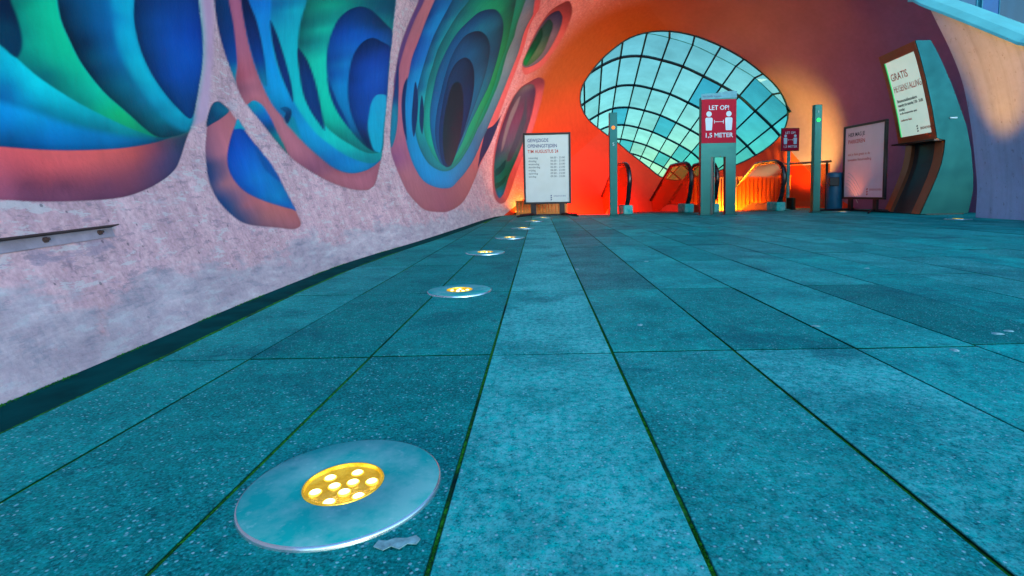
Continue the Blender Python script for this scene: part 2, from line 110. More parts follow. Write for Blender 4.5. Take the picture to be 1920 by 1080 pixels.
(1.2, [(10164, 2672), (10212, 1322), (10081, -52), (9864, -1113), (9953, -1202), (10185, -313), (10311, 976)], [(10159, 162, 50, 70, 92)]),
(1.2, [(9591, -1238), (9693, -1180), (9846, -1016), (9791, -1425), (9658, -1582), (9545, -1561)], [(9696, -1313, 0, 70, 80)]),
(1.2, [(9482, -1959), (9628, -1992), (9799, -1875), (9712, -2192), (9580, -2247), (9461, -2217)], [(9607, -2156, 0, 75, 75)])]
LP = dict(left=6, red=46, right=62, up3=230, up2=3, up1=115, upl=2.6, sun_e=11, sun_a=150, dust=.3, ozone=3.0, sky=.15, sun=.25, exposure=2.03)
import bpy, bmesh, random
from mathutils import Vector, Matrix
random.seed(7)
rng = np.random.default_rng(7)
sc = bpy.context.scene
COL = sc.collection
PI = math.pi

# ================================================================= helpers
def lin(c):
    c = np.asarray(c, float)
    return np.where(c <= .04045, c / 12.92, ((c + .055) / 1.055) ** 2.4)
def tag(o, label=None, cat=None, group=None, kind=None):
    for k, v in (('label', label), ('category', cat), ('group', group), ('kind', kind)):
        if v: o[k] = v
    return o
def thing(name, label, cat, loc=(0, 0, 0), rz=0.0, group=None):
    o = bpy.data.objects.new(name, None); o.empty_display_size = .1
    COL.objects.link(o); o.location = loc; o.rotation_euler = (0, 0, rz)
    return tag(o, label, cat, group)
def link(name, me, mat=None, parent=None):
    o = bpy.data.objects.new(name, me); COL.objects.link(o)
    if mat is not None: me.materials.append(mat)
    if parent is not None: o.parent = parent
    return o
def obj(name, bm, mat=None, parent=None, smooth=False):
    me = bpy.data.meshes.new(name)
    bmesh.ops.recalc_face_normals(bm, faces=bm.faces[:])
    bm.to_mesh(me); bm.free()
    if smooth:
        me.shade_smooth()
        try: me.set_sharp_from_angle(angle=math.radians(40))
        except Exception: pass
    return link(name, me, mat, parent)
def copy_tree(o, parent=None):
    c = o.copy(); COL.objects.link(c); c.parent = parent
    for ch in [k for k in COL.objects if k.parent == o]: copy_tree(ch, c)
    return c
def box(bm, x0, x1, y0, y1, z0, z1, bev=0.0, M=None, seg=2):
    r = bmesh.ops.create_cube(bm, size=1.0)
    vs = r['verts']
    for v in vs:
        v.co = Vector(((x0 + x1) / 2 + v.co.x * (x1 - x0), (y0 + y1) / 2 + v.co.y * (y1 - y0), (z0 + z1) / 2 + v.co.z * (z1 - z0)))
    if bev > 0:
        es = list({e for v in vs for e in v.link_edges})
        g = bmesh.ops.bevel(bm, geom=es, offset=bev, segments=seg, affect='EDGES', profile=.5)
        vs = [v for v in g['verts']]
    if M is not None: bmesh.ops.transform(bm, matrix=M, verts=list(set(vs)))
    return bm
def newbox(*a, **k): return box(bmesh.new(), *a, **k)
def prism(bm, pts, w0, w1, fn):
    """closed outline pts (a,b), extruded between w0 and w1; fn(a,b,w)->xyz"""
    A = [bm.verts.new(fn(a, b, w0)) for a, b in pts]; Bv = [bm.verts.new(fn(a, b, w1)) for a, b in pts]
    n = len(pts)
    bm.faces.new(A); bm.faces.new(Bv[::-1])
    for i in range(n): bm.faces.new((A[i], A[(i+1) % n], Bv[(i+1) % n], Bv[i]))
    return bm
def tube(bm, pts, r, n=8, cap=True, flat=None):
    """round (or flattened) bar along a polyline; flat=(rx, rz) uses a rectangle-like ellipse"""
    pts = [Vector(p) for p in pts]; rings = []
    for i, p in enumerate(pts):
        d = (pts[min(i+1, len(pts)-1)] - pts[max(i-1, 0)]).normalized()
        s = d.cross(Vector((0, 0, 1)))
        if s.length < 1e-3: s = Vector((1, 0, 0)) if flat is None else Vector(flat[2])
        if flat is not None: s = Vector(flat[2])
        s.normalize(); u = s.cross(d).normalized()
        rx, ru = (r, r) if flat is None else flat[:2]
        rings.append([bm.verts.new(p + s * rx * math.cos(2*PI*k/n) + u * ru * math.sin(2*PI*k/n)) for k in range(n)])
    for a, b in zip(rings, rings[1:]):
        for k in range(n): bm.faces.new((a[k], a[(k+1) % n], b[(k+1) % n], b[k]))
    if cap: bm.faces.new(rings[0][::-1]); bm.faces.new(rings[-1])
    return bm
def lathe(bm, prof, n=48, c=(0, 0)):
    rings = []
    for r, z in prof:
        if r < 1e-6: rings.append([bm.verts.new((c[0], c[1], z))])
        else: rings.append([bm.verts.new((c[0] + r * math.cos(2*PI*k/n), c[1] + r * math.sin(2*PI*k/n), z)) for k in range(n)])
    for a, b in zip(rings, rings[1:]):
        for k in range(n):
            if len(a) == 1 and len(b) == 1: continue
            if len(a) == 1: bm.faces.new((a[0], b[k], b[(k+1) % n]))
            elif len(b) == 1: bm.faces.new((a[k], a[(k+1) % n], b[0]))
            else: bm.faces.new((a[k], a[(k+1) % n], b[(k+1) % n], b[k]))
    return bm
def grid_mesh(name, P, mat, parent=None, col=None, flip=False):
    """P: (n,m,3) array -> smooth quad mesh"""
    n, m = P.shape[:2]
    me = bpy.data.meshes.new(name)
    idx = np.arange(n * m).reshape(n, m)
    q = np.stack([idx[:-1, :-1], idx[1:, :-1], idx[1:, 1:], idx[:-1, 1:]], -1).reshape(-1, 4)
    if flip: q = q[:, ::-1]
    me.vertices.add(n * m); me.vertices.foreach_set('co', P.reshape(-1).astype(np.float32))
    me.loops.add(q.size); me.loops.foreach_set('vertex_index', q.reshape(-1).astype(np.int32))
    me.polygons.add(len(q)); me.polygons.foreach_set('loop_start', (np.arange(len(q)) * 4).astype(np.int32))
    me.polygons.foreach_set('loop_total', np.full(len(q), 4, np.int32))
    me.polygons.foreach_set('use_smooth', np.ones(len(q), bool))
    if col is not None:
        a = me.color_attributes.new('Col', 'FLOAT_COLOR', 'POINT')
        a.data.foreach_set('color', col.reshape(-1).astype(np.float32))
    me.update(); me.validate()
    return link(name, me, mat, parent)
TEXTS = []
def text(name, s, size, mat, parent, loc, rot, align='LEFT', ext=.0008, width=1.0, bold=0.0):
    cu = bpy.data.curves.new(name, 'FONT'); cu.body = s; cu.size = size; cu.align_x = align; cu.extrude = ext
    cu.offset = bold; cu.resolution_u = 3
    o = bpy.data.objects.new(name, cu); COL.objects.link(o); o.data.materials.append(mat)
    o.parent = parent; o.location = loc; o.rotation_euler = rot; o.scale = (width, 1, 1)
    TEXTS.append(o); return o

# ================================================================= node materials
class NT:
    def __init__(s, name):
        s.m = bpy.data.materials.new(name); s.m.use_nodes = True
        s.t = s.m.node_tree; s.t.nodes.clear()
        s.out = s.n('ShaderNodeOutputMaterial')
    def n(s, typ, **kw):
        nd = s.t.nodes.new(typ)
        for k, v in kw.items(): setattr(nd, k, v)
        return nd
    def l(s, a, b): s.t.links.new(a, b)
    def set(s, sock, v):
        if hasattr(v, 'is_output') or isinstance(v, bpy.types.NodeSocket): s.l(v, sock)
        else: sock.default_value = v if not isinstance(v, (tuple, list, np.ndarray)) or len(v) != 3 or sock.type != 'RGBA' else (*v, 1)
    def noise(s, vec, scale, detail=4, rough=.55, dist=0.0):
        nd = s.n('ShaderNodeTexNoise'); nd.inputs['Scale'].default_value = scale; nd.inputs['Detail'].default_value = detail
        nd.inputs['Roughness'].default_value = rough; nd.inputs['Distortion'].default_value = dist
        if vec is not None: s.l(vec, nd.inputs['Vector'])
        return nd.outputs['Fac']
    def ramp(s, fac, stops, interp='LINEAR'):
        nd = s.n('ShaderNodeValToRGB'); cr = nd.color_ramp; cr.interpolation = interp
        while len(cr.elements) < len(stops): cr.elements.new(.5)
        for e, (p, c) in zip(cr.elements, stops):
            e.position = p; e.color = (c, c, c, 1) if np.isscalar(c) else (*c, 1)
        s.l(fac, nd.inputs[0]); return nd.outputs[0]
    def mix(s, fac, a, b, blend='MIX'):
        nd = s.n('ShaderNodeMix', data_type='RGBA', blend_type=blend)
        s.set(nd.inputs[0], fac); s.set(nd.inputs[6], a); s.set(nd.inputs[7], b); return nd.outputs[2]
    def math(s, op, a, b=0.0, clamp=False):
        nd = s.n('ShaderNodeMath', operation=op, use_clamp=clamp); s.set(nd.inputs[0], a); s.set(nd.inputs[1], b); return nd.outputs[0]
    def obj(s): return s.n('ShaderNodeTexCoord').outputs['Object']
    def geo(s): return s.n('ShaderNodeNewGeometry').outputs['Position']
    def scale(s, v, sx, sy, sz):
        nd = s.n('ShaderNodeMapping'); nd.inputs['Scale'].default_value = (sx, sy, sz); s.l(v, nd.inputs[0]); return nd.outputs[0]
    def attr(s, name): return s.n('ShaderNodeAttribute', attribute_name=name)
    def bump(s, h, strength=.3, dist=.01):
        nd = s.n('ShaderNodeBump'); nd.inputs['Strength'].default_value = strength; nd.inputs['Distance'].default_value = dist
        s.l(h, nd.inputs['Height']); return nd.outputs[0]
    def bsdf(s, base=(.5, .5, .5), rough=.5, metal=0.0, normal=None, spec=.5, **kw):
        p = s.n('ShaderNodeBsdfPrincipled')
        s.set(p.inputs['Base Color'], base); s.set(p.inputs['Roughness'], rough); s.set(p.inputs['Metallic'], metal)
        s.set(p.inputs['Specular IOR Level'], spec)
        if normal is not None: s.l(normal, p.inputs['Normal'])
        for k, v in kw.items(): s.set(p.inputs[k.replace('_', ' ')], v)
        s.l(p.outputs[0], s.out.inputs[0]); s.p = p
        return s.m
def plain(name, c, rough=.5, metal=0.0, vary=.12, nscale=18, spec=.5, bump=.05):
    t = NT(name); v = t.obj(); n = t.noise(v, nscale, 5)
    base = t.mix(t.ramp(n, [(.3, 1 - vary), (.7, 1 + vary * .5)]), (0, 0, 0), c)
    nd = t.n('ShaderNodeMix', data_type='RGBA', blend_type='MULTIPLY'); nd.inputs[0].default_value = 1
    t.set(nd.inputs[6], c); t.l(t.ramp(n, [(.3, 1 - vary), (.7, 1.0)]), nd.inputs[7])
    r = t.math('ADD', t.math('MULTIPLY', n, .2), rough - .1)
    return t.bsdf(nd.outputs[2], r, metal, t.bump(t.noise(v, nscale * 6, 3), bump, .003), spec)
def emit(name, c, strength):
    t = NT(name); e = t.n('ShaderNodeEmission'); e.inputs[0].default_value = (*c, 1); e.inputs[1].default_value = strength
    t.l(e.outputs[0], t.out.inputs[0]); return t.m
def steel(name, c, rough=.32, streak=(2, 2, 60), metal=.85):
    t = NT(name); v = t.obj()
    n = t.noise(t.scale(v, *streak), 3, 4); n2 = t.noise(v, 5, 5)
    base = t.mix(t.ramp(n2, [(.35, 0.0), (.75, .5)]), c, tuple(x * .72 for x in c))
    r = t.math('ADD', t.math('MULTIPLY', n, .22), rough - .08)
    return t.bsdf(base, r, metal, t.bump(n, .06, .002))

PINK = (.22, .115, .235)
def wall_material():
    t = NT('mural_concrete'); g = t.geo(); a = t.attr('Col')
    paint = a.outputs['Alpha']
    n1 = t.noise(g, 3.1, 6, .62); n2 = t.noise(t.scale(g, 1, 1, .35), 17, 6, .65); n3 = t.noise(g, 75, 4, .6)
    z = t.n('ShaderNodeSeparateXYZ'); t.l(g, z.inputs[0])
    # bare concrete: soft mottling, pale scraped patches and dark pits
    mott = t.ramp(n1, [(.33, .80), (.66, 1.08)])
    bare = t.mix(1.0, a.outputs['Color'], mott, 'MULTIPLY')
    bare = t.mix(1.0, bare, t.ramp(n2, [(.34, (.80, .80, .84)), (.52, (1, 1, 1)), (.68, (1.10, 1.18, 1.16))]), 'MULTIPLY')
    bare = t.mix(1.0, bare, t.ramp(n3, [(.32, .80), (.52, 1.0), (.70, 1.14)]), 'MULTIPLY')
    bare = t.mix(t.ramp(t.noise(t.scale(g, 1, 1, .6), 31, 5, .7), [(.58, 0.0), (.68, .5)]), bare, (.15, .125, .17))
    dg_ = t.n('ShaderNodeMapping'); dg_.inputs['Rotation'].default_value = (math.radians(38), 0, 0); dg_.inputs['Scale'].default_value = (1, .32, 1.25); t.l(g, dg_.inputs[0]); dgv = dg_.outputs[0]
    s1 = t.noise(dgv, 26, 6, .72); s2 = t.noise(dgv, 11, 8, .74, .4)
    bare = t.mix(t.ramp(s1, [(.56, 0.0), (.595, .62)]), bare, (.50, .52, .55))
    bare = t.mix(t.ramp(s1, [(.40, .55), (.435, 0.0)]), bare, (.20, .175, .235))
    bare = t.mix(t.ramp(s2, [(.60, 0.0), (.625, .40)]), bare, (.43, .45, .52))
    bare = t.mix(t.ramp(s2, [(.36, .55), (.385, 0.0)]), bare, (.27, .23, .32))
    vp = t.n('ShaderNodeTexVoronoi', feature='F1'); vp.inputs['Scale'].default_value = 48; t.l(g, vp.inputs['Vector'])
    vpc = t.n('ShaderNodeSeparateColor'); t.l(vp.outputs['Color'], vpc.inputs[0])
    pit = t.math('MULTIPLY', t.ramp(vpc.outputs[0], [(.94, 0.0), (.95, 1.0)]), t.ramp(t.math('ADD', vp.outputs['Distance'], t.math('MULTIPLY', n3, .35)), [(.32, 1.0), (.42, 0.0)]))
    bare = t.mix(t.math('MULTIPLY', pit, .7), bare, (.10, .085, .12))
    # worn foot of the wall: grey, blotchy, whitish lime
    foot = t.math('ADD', t.math('MULTIPLY', z.outputs[2], -3.1), t.math('ADD', t.math('MULTIPLY', n1, 1.5), .17))
    foot = t.ramp(t.math('ADD', foot, t.math('MULTIPLY', t.math('SUBTRACT', s2, .5), 1.2)), [(.34, 0.0), (.50, 1.0)])
    fn = t.noise(dgv, 13, 9, .76, .35)
    footc = t.ramp(fn, [(.34, (.17, .19, .25)), (.44, (.25, .28, .34)), (.52, (.32, .35, .41)), (.60, (.40, .43, .49)), (.68, (.55, .59, .63))])
    bare = t.mix(t.math('MULTIPLY', foot, .62), bare, footc)
    bare = t.mix(t.ramp(t.noise(g, 44, 5, .7), [(.62, 0.0), (.74, .4)]), bare, (.50, .51, .58))
    # paint: rolled coat with slight chalky wear
    pm = t.ramp(n2, [(.3, .88), (.7, 1.06)])
    pt = t.mix(1.0, a.outputs['Color'], pm, 'MULTIPLY')
    sc_ = t.noise(t.scale(g, 1, 1.0, .12), 60, 3, .7)
    pt = t.mix(t.ramp(sc_, [(.70, 0.0), (.80, .12)]), pt, (.45, .5, .55))
    pt = t.mix(t.ramp(n3, [(.68, 0.0), (.78, .22)]), pt, (.02, .03, .06))
    base = t.mix(paint, bare, pt)
    rough = t.math('SUBTRACT', .80, t.math('MULTIPLY', paint, .22))
    h = t.math('ADD', t.math('MULTIPLY', n2, .6), t.math('MULTIPLY', n3, .5))
    return t.bsdf(base, rough, 0, t.bump(h, .45, .007), .12)
def lining_material(name, c, streak=False):
    t = NT(name); g = t.geo()
    if c is None: c = t.attr('Col').outputs['Color']
    n1 = t.noise(g, 1.3, 6, .6); n2 = t.noise(g, 14, 5, .6)
    base = t.mix(1.0, c, t.ramp(n1, [(.3, .86), (.7, 1.05)]), 'MULTIPLY')
    base = t.mix(1.0, base, t.ramp(n2, [(.3, .93), (.7, 1.03)]), 'MULTIPLY')
    h = n2
    if streak:
        s = t.noise(t.scale(g, .6, 9.0, .25), 1.0, 5, .6)
        base = t.mix(1.0, base, t.ramp(s, [(.34, .86), (.50, 1.0), (.68, 1.04)]), 'MULTIPLY')
        base = t.mix(t.ramp(t.noise(t.scale(g, 1, 1, .6), 22, 5, .7), [(.60, 0.0), (.69, .5)]), base, (.10, .09, .13))
        h = t.math('ADD', n2, t.math('MULTIPLY', s, 1.0))
    return t.bsdf(base, .72, 0, t.bump(h, .2, .006), .35)
def paving_material():
    t = NT('washed_concrete_slab'); g = t.geo(); a = t.attr('Col'); c = t.n('ShaderNodeSeparateColor'); t.l(a.outputs['Color'], c.inputs[0])
    tone, dusty, mossy = c.outputs[0], c.outputs[1], c.outputs[2]
    n1 = t.noise(g, 4.3, 7, .62); n2 = t.noise(g, 38, 5, .65); n3 = t.noise(g, 190, 3, .7)
    vor = t.n('ShaderNodeTexVoronoi', feature='F1'); vor.inputs['Scale'].default_value = 210; t.l(g, vor.inputs['Vector'])
    vc = t.n('ShaderNodeSeparateColor'); t.l(vor.outputs['Color'], vc.inputs[0])
    base = t.ramp(t.math('ADD', t.math('MULTIPLY', n2, .55), t.math('MULTIPLY', n1, .45)),
                  [(.30, (.0003, .100, .105)), (.48, (.0005, .250, .228)), (.62, (.001, .43, .37)), (.8, (.004, .56, .48))])
    base = t.mix(1.0, base, t.ramp(tone, [(0, .55), (1, 1.50)]), 'MULTIPLY')
    # grain of the exposed aggregate
    base = t.mix(t.math('MULTIPLY', t.ramp(n3, [(.48, 0.0), (.60, 1.0)]), .42), base, (.006, .38, .39))
    base = t.mix(t.math('MULTIPLY', t.ramp(n3, [(.36, 1.0), (.46, 0.0)]), .65), base, (.001, .035, .06))
    # dusty film on some slabs
    dust = t.math('MULTIPLY', t.math('MULTIPLY', t.ramp(t.noise(g, 70, 6, .8), [(.44, 0.0), (.58, 1.0)]), dusty), t.ramp(n1, [(.35, .2), (.6, 1.0)]))
    base = t.mix(dust, base, (.13, .58, .57))
    # pale chips
    chips = t.math('MULTIPLY', t.ramp(vc.outputs[0], [(.925, 0.0), (.932, 1.0)], 'LINEAR'), t.ramp(vor.outputs['Distance'], [(.30, 1.0), (.50, 0.0)]))
    base = t.mix(t.math('MULTIPLY', chips, .75), base, (.30, .60, .66))
    # dark stains
    base = t.mix(t.ramp(t.noise(g, 2.4, 6, .7, .4), [(.53, 0.0), (.66, .62)]), base, (.0005, .075, .105))
    base = t.mix(t.ramp(t.noise(g, 15, 5, .65), [(.62, 0.0), (.68, .5)]), base, (.0005, .060, .085))
    # greenish lichen
    base = t.mix(t.math('MULTIPLY', mossy, t.ramp(t.noise(g, 6.5, 6, .7), [(.45, 0.0), (.7, .5)])), base, (.004, .13, .10))
    vb = t.n('ShaderNodeTexVoronoi', feature='F1'); vb.inputs['Scale'].default_value = 85; t.l(g, vb.inputs['Vector'])
    vbc = t.n('ShaderNodeSeparateColor'); t.l(vb.outputs['Color'], vbc.inputs[0])
    big = t.math('MULTIPLY', t.ramp(vbc.outputs[1], [(.978, 0.0), (.982, 1.0)]), t.ramp(t.math('ADD', vb.outputs['Distance'], t.math('MULTIPLY', n3, .3)), [(.30, 1.0), (.48, 0.0)]))
    base = t.mix(t.math('MULTIPLY', big, .6), base, (.22, .52, .58))
    vf = t.n('ShaderNodeTexVoronoi', feature='F1'); vf.inputs['Scale'].default_value = 430; t.l(g, vf.inputs['Vector'])
    vfc = t.n('ShaderNodeSeparateColor'); t.l(vf.outputs['Color'], vfc.inputs[0])
    base = t.mix(t.math('MULTIPLY', t.ramp(vfc.outputs[2], [(.86, 0.0), (.88, 1.0)]), .32), base, (.035, .52, .55))
    base = t.mix(t.math('MULTIPLY', t.ramp(vfc.outputs[0], [(.80, 0.0), (.84, 1.0)]), .28), base, (.000, .045, .060))
    base = t.mix(t.math('SUBTRACT', 1.0, a.outputs['Alpha']), base, t.mix(n1, (.0, .016, .018), (.004, .050, .008)))
    h = t.math('ADD', t.math('MULTIPLY', n3, .6), t.math('ADD', t.math('MULTIPLY', n2, .6), t.math('MULTIPLY', chips, .25)))
    rough = t.math('ADD', .48, t.math('MULTIPLY', n2, .25))
    return t.bsdf(base, rough, 0, t.bump(h, .42, .004), .03)
def joint_material():
    t = NT('mossy_joint'); g = t.geo()
    n1 = t.noise(g, 3.2, 6, .6); n2 = t.noise(g, 120, 4, .7)
    moss = t.mix(t.ramp(n2, [(.35, 0.0), (.65, 1.0)]), (.003, .055, .010), (.035, .34, .02))
    base = t.mix(t.ramp(n1, [(.38, 0.0), (.52, 1.0)]), (.002, .022, .022), moss)
    return t.bsdf(base, .95, 0, t.bump(n2, .8, .006), .1)

M = {}
M['wall'] = wall_material()
M['lining'] = lining_material('painted_lining', None)
M['wing'] = lining_material('streaked_concrete', (.33, .44, .68), True)
M['pit'] = lining_material('pit_lining', (.55, .05, .012))  # saturated red carries the pit's lamp glow in the colour
M['slab'] = paving_material()
M['joint'] = joint_material()
M['gutter'] = plain('gutter_dirt', (.0005, .072, .072), .95, 0, .5, 9, .03)
M['ground'] = plain('asphalt', (.010, .035, .045), .9, 0, .3, 3)
M['coping'] = plain('teal_coping', (.10, .52, .54), .6, 0, .2, 5)
M['steel'] = steel('brushed_steel', (.014, .074, .084), .34, metal=1.0)
t = NT('disc_plate'); v = t.obj(); n = t.noise(v, 14, 6, .65); n2 = t.noise(v, 90, 4, .6)
sm_ = t.mix(t.ramp(n, [(.40, 0.0), (.62, .8)]), (.006, .38, .36), (.17, .47, .47))
sm_ = t.mix(t.ramp(t.noise(v, 9, 3, .5), [(.64, 0.0), (.72, .6)]), sm_, (.002, .17, .25))
M['plate'] = t.bsdf(t.mix(t.ramp(n2, [(.6, 0.0), (.72, .4)]), sm_, (.25, .55, .58)), .62, 0, t.bump(n2, .1, .001), .03)
M['rimmetal'] = steel('disc_rim', (.55, .75, .82), .22, (3, 3, 3), .9)
M['kiosk'] = steel('kiosk_steel', (.003, .030, .042), .30, (1.5, 1.5, 1.5), 1.0)
M['kioskrail'] = steel('warm_reflect_steel', (.30, .10, .05), .38, (2, 2, 2), .6)  # steel with its orange reflection put into the colour
M['kioskdark'] = plain('dark_recess', (.006, .03, .045), .35, .3, .3, 8)
M['black'] = plain('black_metal', (.006, .007, .012), .42, .2, .3, 12)
M['rubber'] = plain('handrail_rubber', (.005, .007, .012), .28, 0, .3, 6, .6)
M['bluebin'] = plain('blue_bin_enamel', (.006, .12, .22), .4, 0, .25, 9)
M['red'] = plain('red_poster', (.38, .006, .032), .6, 0, .15, 6, .12)
M['white'] = plain('pale_print', (.46, .68, .78), .6, 0, .1, 20)
M['paper'] = plain('poster_paper', (.48, .60, .64), .22, 0, .12, 3, .6)
M['paperpink'] = plain('poster_paper_right', (.72, .62, .70), .32, 0, .12, 3, .6)
M['topsheet'] = plain('blue_sheet', (.12, .40, .50), .6, 0, .25, 14, .2)
M['ledge'] = plain('rusty_ledge', (.075, .05, .05), .7, .2, .4, 30, .3)
M['flange'] = plain('painted_flange', (.36, .33, .42), .7, 0, .35, 25, .2)
M['ink'] = plain('dark_ink', (.02, .03, .05), .6, 0, .1, 20)
M['redink'] = plain('red_ink', (.45, .05, .03), .6, 0, .1, 20)
M['blueink'] = plain('blue_ink', (.05, .08, .22), .6, 0, .1, 20)
M['slat'] = plain('slat_wood', (.70, .27, .035), .5, 0, .25, 7)
M['deck'] = steel('deck_metal', (.42, .24, .14), .35, (2, 30, 2), .5)
M['bar'] = plain('glazing_bar', (.004, .030, .055), .4, .3, .2, 6)
M['rust'] = steel('angle_iron', (.30, .27, .33), .45, (5, 5, 5), .55)
M['gum'] = plain('pale_gum', (.28, .56, .58), .8, 0, .55, 90, .1)
t = NT('led_glow'); zc_ = t.n('ShaderNodeSeparateXYZ'); t.l(t.obj(), zc_.inputs[0])
e_ = t.n('ShaderNodeEmission'); q_ = t.n('ShaderNodeMapRange'); q_.inputs[1].default_value = .0006; q_.inputs[2].default_value = .0034
t.l(zc_.outputs[2], q_.inputs[0]); t.l(t.ramp(q_.outputs[0], [(0, (.55, .30, .01)), (.35, (1, .62, .08)), (.8, (1, .85, .40))]), e_.inputs[0])
t.l(t.math('ADD', .25, t.math('MULTIPLY', q_.outputs[0], 2.6)), e_.inputs[1]); t.l(e_.outputs[0], t.out.inputs[0]); M['led'] = t.m
M['lens'] = None
t = NT('lens_reflector'); n = t.noise(t.obj(), 70, 3)
M['lens'] = t.bsdf(t.ramp(n, [(.3, (.30, .20, .01)), (.7, (.75, .52, .05))]), .22, .6, t.bump(n, .4, .004), .5,
                   Emission_Color=(1.0, .55, .02, 1), Emission_Strength=.10)
M['orangelamp'] = emit('amber_lamp', (1.0, .30, .02), 2.0)
M['redlamp'] = emit('red_lamp', (1.0, .07, .01), 5)
M['greendot'] = emit('green_signal', (.02, 1.0, .12), .7)
M['orangedot'] = emit('orange_signal', (1.0, .22, .05), .5)
M['screen'] = None
t = NT('lit_screen'); n = t.noise(t.obj(), 2.0, 3)
M['screen'] = t.bsdf(t.ramp(n, [(.3, (.45, .58, .52)), (.7, (.60, .68, .62))]), .2, 0, None, .5, Emission_Color=(.50, .70, .60, 1), Emission_Strength=.17)
t = NT('green_edge'); M['greenedge'] = t.bsdf((.05, .6, .2), .3, 0, None, .5, Emission_Color=(.05, .8, .2, 1), Emission_Strength=.12)
# glass of the canopy: tinted, dusty, a little reflective, varying reflections put into each pane's tint
t = NT('canopy_glass'); g = t.geo(); a = t.attr('Col')
dust = t.ramp(t.noise(g, 1.7, 6, .65), [(.35, .82), (.7, 1.08)])
tint = t.mix(1.0, a.outputs['Color'], dust, 'MULTIPLY')
tr = t.n('ShaderNodeBsdfTransparent'); t.l(tint, tr.inputs[0])
gl = t.n('ShaderNodeBsdfGlossy'); gl.inputs['Color'].default_value = (.6, .8, .8, 1); gl.inputs['Roughness'].default_value = .08
df = t.n('ShaderNodeBsdfTranslucent'); t.l(t.mix(1.0, tint, (.9, .9, .9), 'MULTIPLY'), df.inputs[0])
m1 = t.n('ShaderNodeMixShader'); m1.inputs[0].default_value = .25; t.l(tr.outputs[0], m1.inputs[1]); t.l(df.outputs[0], m1.inputs[2])
m2 = t.n('ShaderNodeMixShader'); m2.inputs[0].default_value = .06; t.l(m1.outputs[0], m2.inputs[1]); t.l(gl.outputs[0], m2.inputs[2])
t.l(m2.outputs[0], t.out.inputs[0]); M['glass'] = t.m
# balustrade glass: amber tinted, glossy
t = NT('amber_glass')
tr = t.n('ShaderNodeBsdfTransparent'); tr.inputs[0].default_value = (1.0, .55, .30, 1)
gl = t.n('ShaderNodeBsdfGlossy'); gl.inputs['Color'].default_value = (.9, .75, .6, 1); gl.inputs['Roughness'].default_value = .12
df = t.n('ShaderNodeBsdfDiffuse'); df.inputs[0].default_value = (.55, .14, .04, 1)
m1 = t.n('ShaderNodeMixShader'); m1.inputs[0].default_value = .25; t.l(tr.outputs[0], m1.inputs[1]); t.l(df.outputs[0], m1.inputs[2])
m2 = t.n('ShaderNodeMixShader'); m2.inputs[0].default_value = .08; t.l(m1.outputs[0], m2.inputs[1]); t.l(gl.outputs[0], m2.inputs[2])
t.l(m2.outputs[0], t.out.inputs[0]); M['amberglass'] = t.m
t = NT('facade_glass'); g = t.geo()
n = t.noise(t.scale(g, 1, .5, .12), 1.2, 3)
M['facade'] = t.bsdf(t.ramp(n, [(.35, (.004, .06, .08)), (.6, (.005, .12, .20)), (.75, (.01, .22, .42))]), .12, .1, None, .6)
M['facadebar'] = plain('facade_bar', (.05, .40, .50), .4, .2, .15, 4)
M['facadeblue'] = plain('facade_panel', (.005, .16, .42), .4, .1, .2, 3)
# ================================================================= tunnel shell with the mural
shell = thing('tunnel_shell', 'curved concrete tunnel entrance with a swirling blue and green mural on its left wall', 'tunnel')
NC, NR, RV = 860, 520, 455
def rate(u): return np.where(u < .92, 45.0, 588.0 / np.maximum(u, .92) ** 2 + 48.0 * np.clip((u - 3.5) / 2, 0, 1))
_ut = np.linspace(-1.6, YT, 6000); _ct = np.concatenate([[0], np.cumsum(rate((_ut[1:] + _ut[:-1]) / 2) * np.diff(_ut))])
_ct *= (NC - 1) / _ct[-1]
def col_of(u): return np.interp(u, _ut, _ct)
PLOW = math.radians(-21.6)
def phi_vis(u):
    zt = CAM_H + .395 * np.maximum(u, .95) + .03
    return np.minimum(np.arcsin(np.clip((zt - Z0) / B, -1, .95)), math.radians(62))
def phi_full(u): return np.radians(interp(u, [-1.6, 0, 2, 4, 6, YT], [5, 10, 26, 46, 66, 78]))
def row_of(u, p):
    v, f = phi_vis(u), np.maximum(phi_full(u), phi_vis(u) + .05)
    r1 = (p - PLOW) / (v - PLOW) * RV; r2 = RV + (p - v) / (f - v) * (NR - 1 - RV)
    return np.where(p <= v, r1, r2)
us = np.interp(np.arange(NC), _ct, _ut)
rr = np.arange(NR)[None, :]
vv = phi_vis(us)[:, None]; ff = np.maximum(phi_full(us)[:, None], vv + .05)
PHI = np.where(rr <= RV, PLOW + rr / RV * (vv - PLOW), vv + (rr - RV) / (NR - 1 - RV) * (ff - vv))
WP = surf(np.repeat(us[:, None], NR, 1), PHI)
def TIP_GLOW(phi):
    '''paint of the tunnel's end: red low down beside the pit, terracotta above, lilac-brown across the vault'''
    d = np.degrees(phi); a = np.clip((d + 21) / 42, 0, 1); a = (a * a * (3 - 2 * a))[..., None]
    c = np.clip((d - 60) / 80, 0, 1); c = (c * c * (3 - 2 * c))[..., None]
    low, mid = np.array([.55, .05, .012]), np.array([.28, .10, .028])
    return (low * (1 - a) + mid * a) * (1 - c) + np.array(PINK) * c
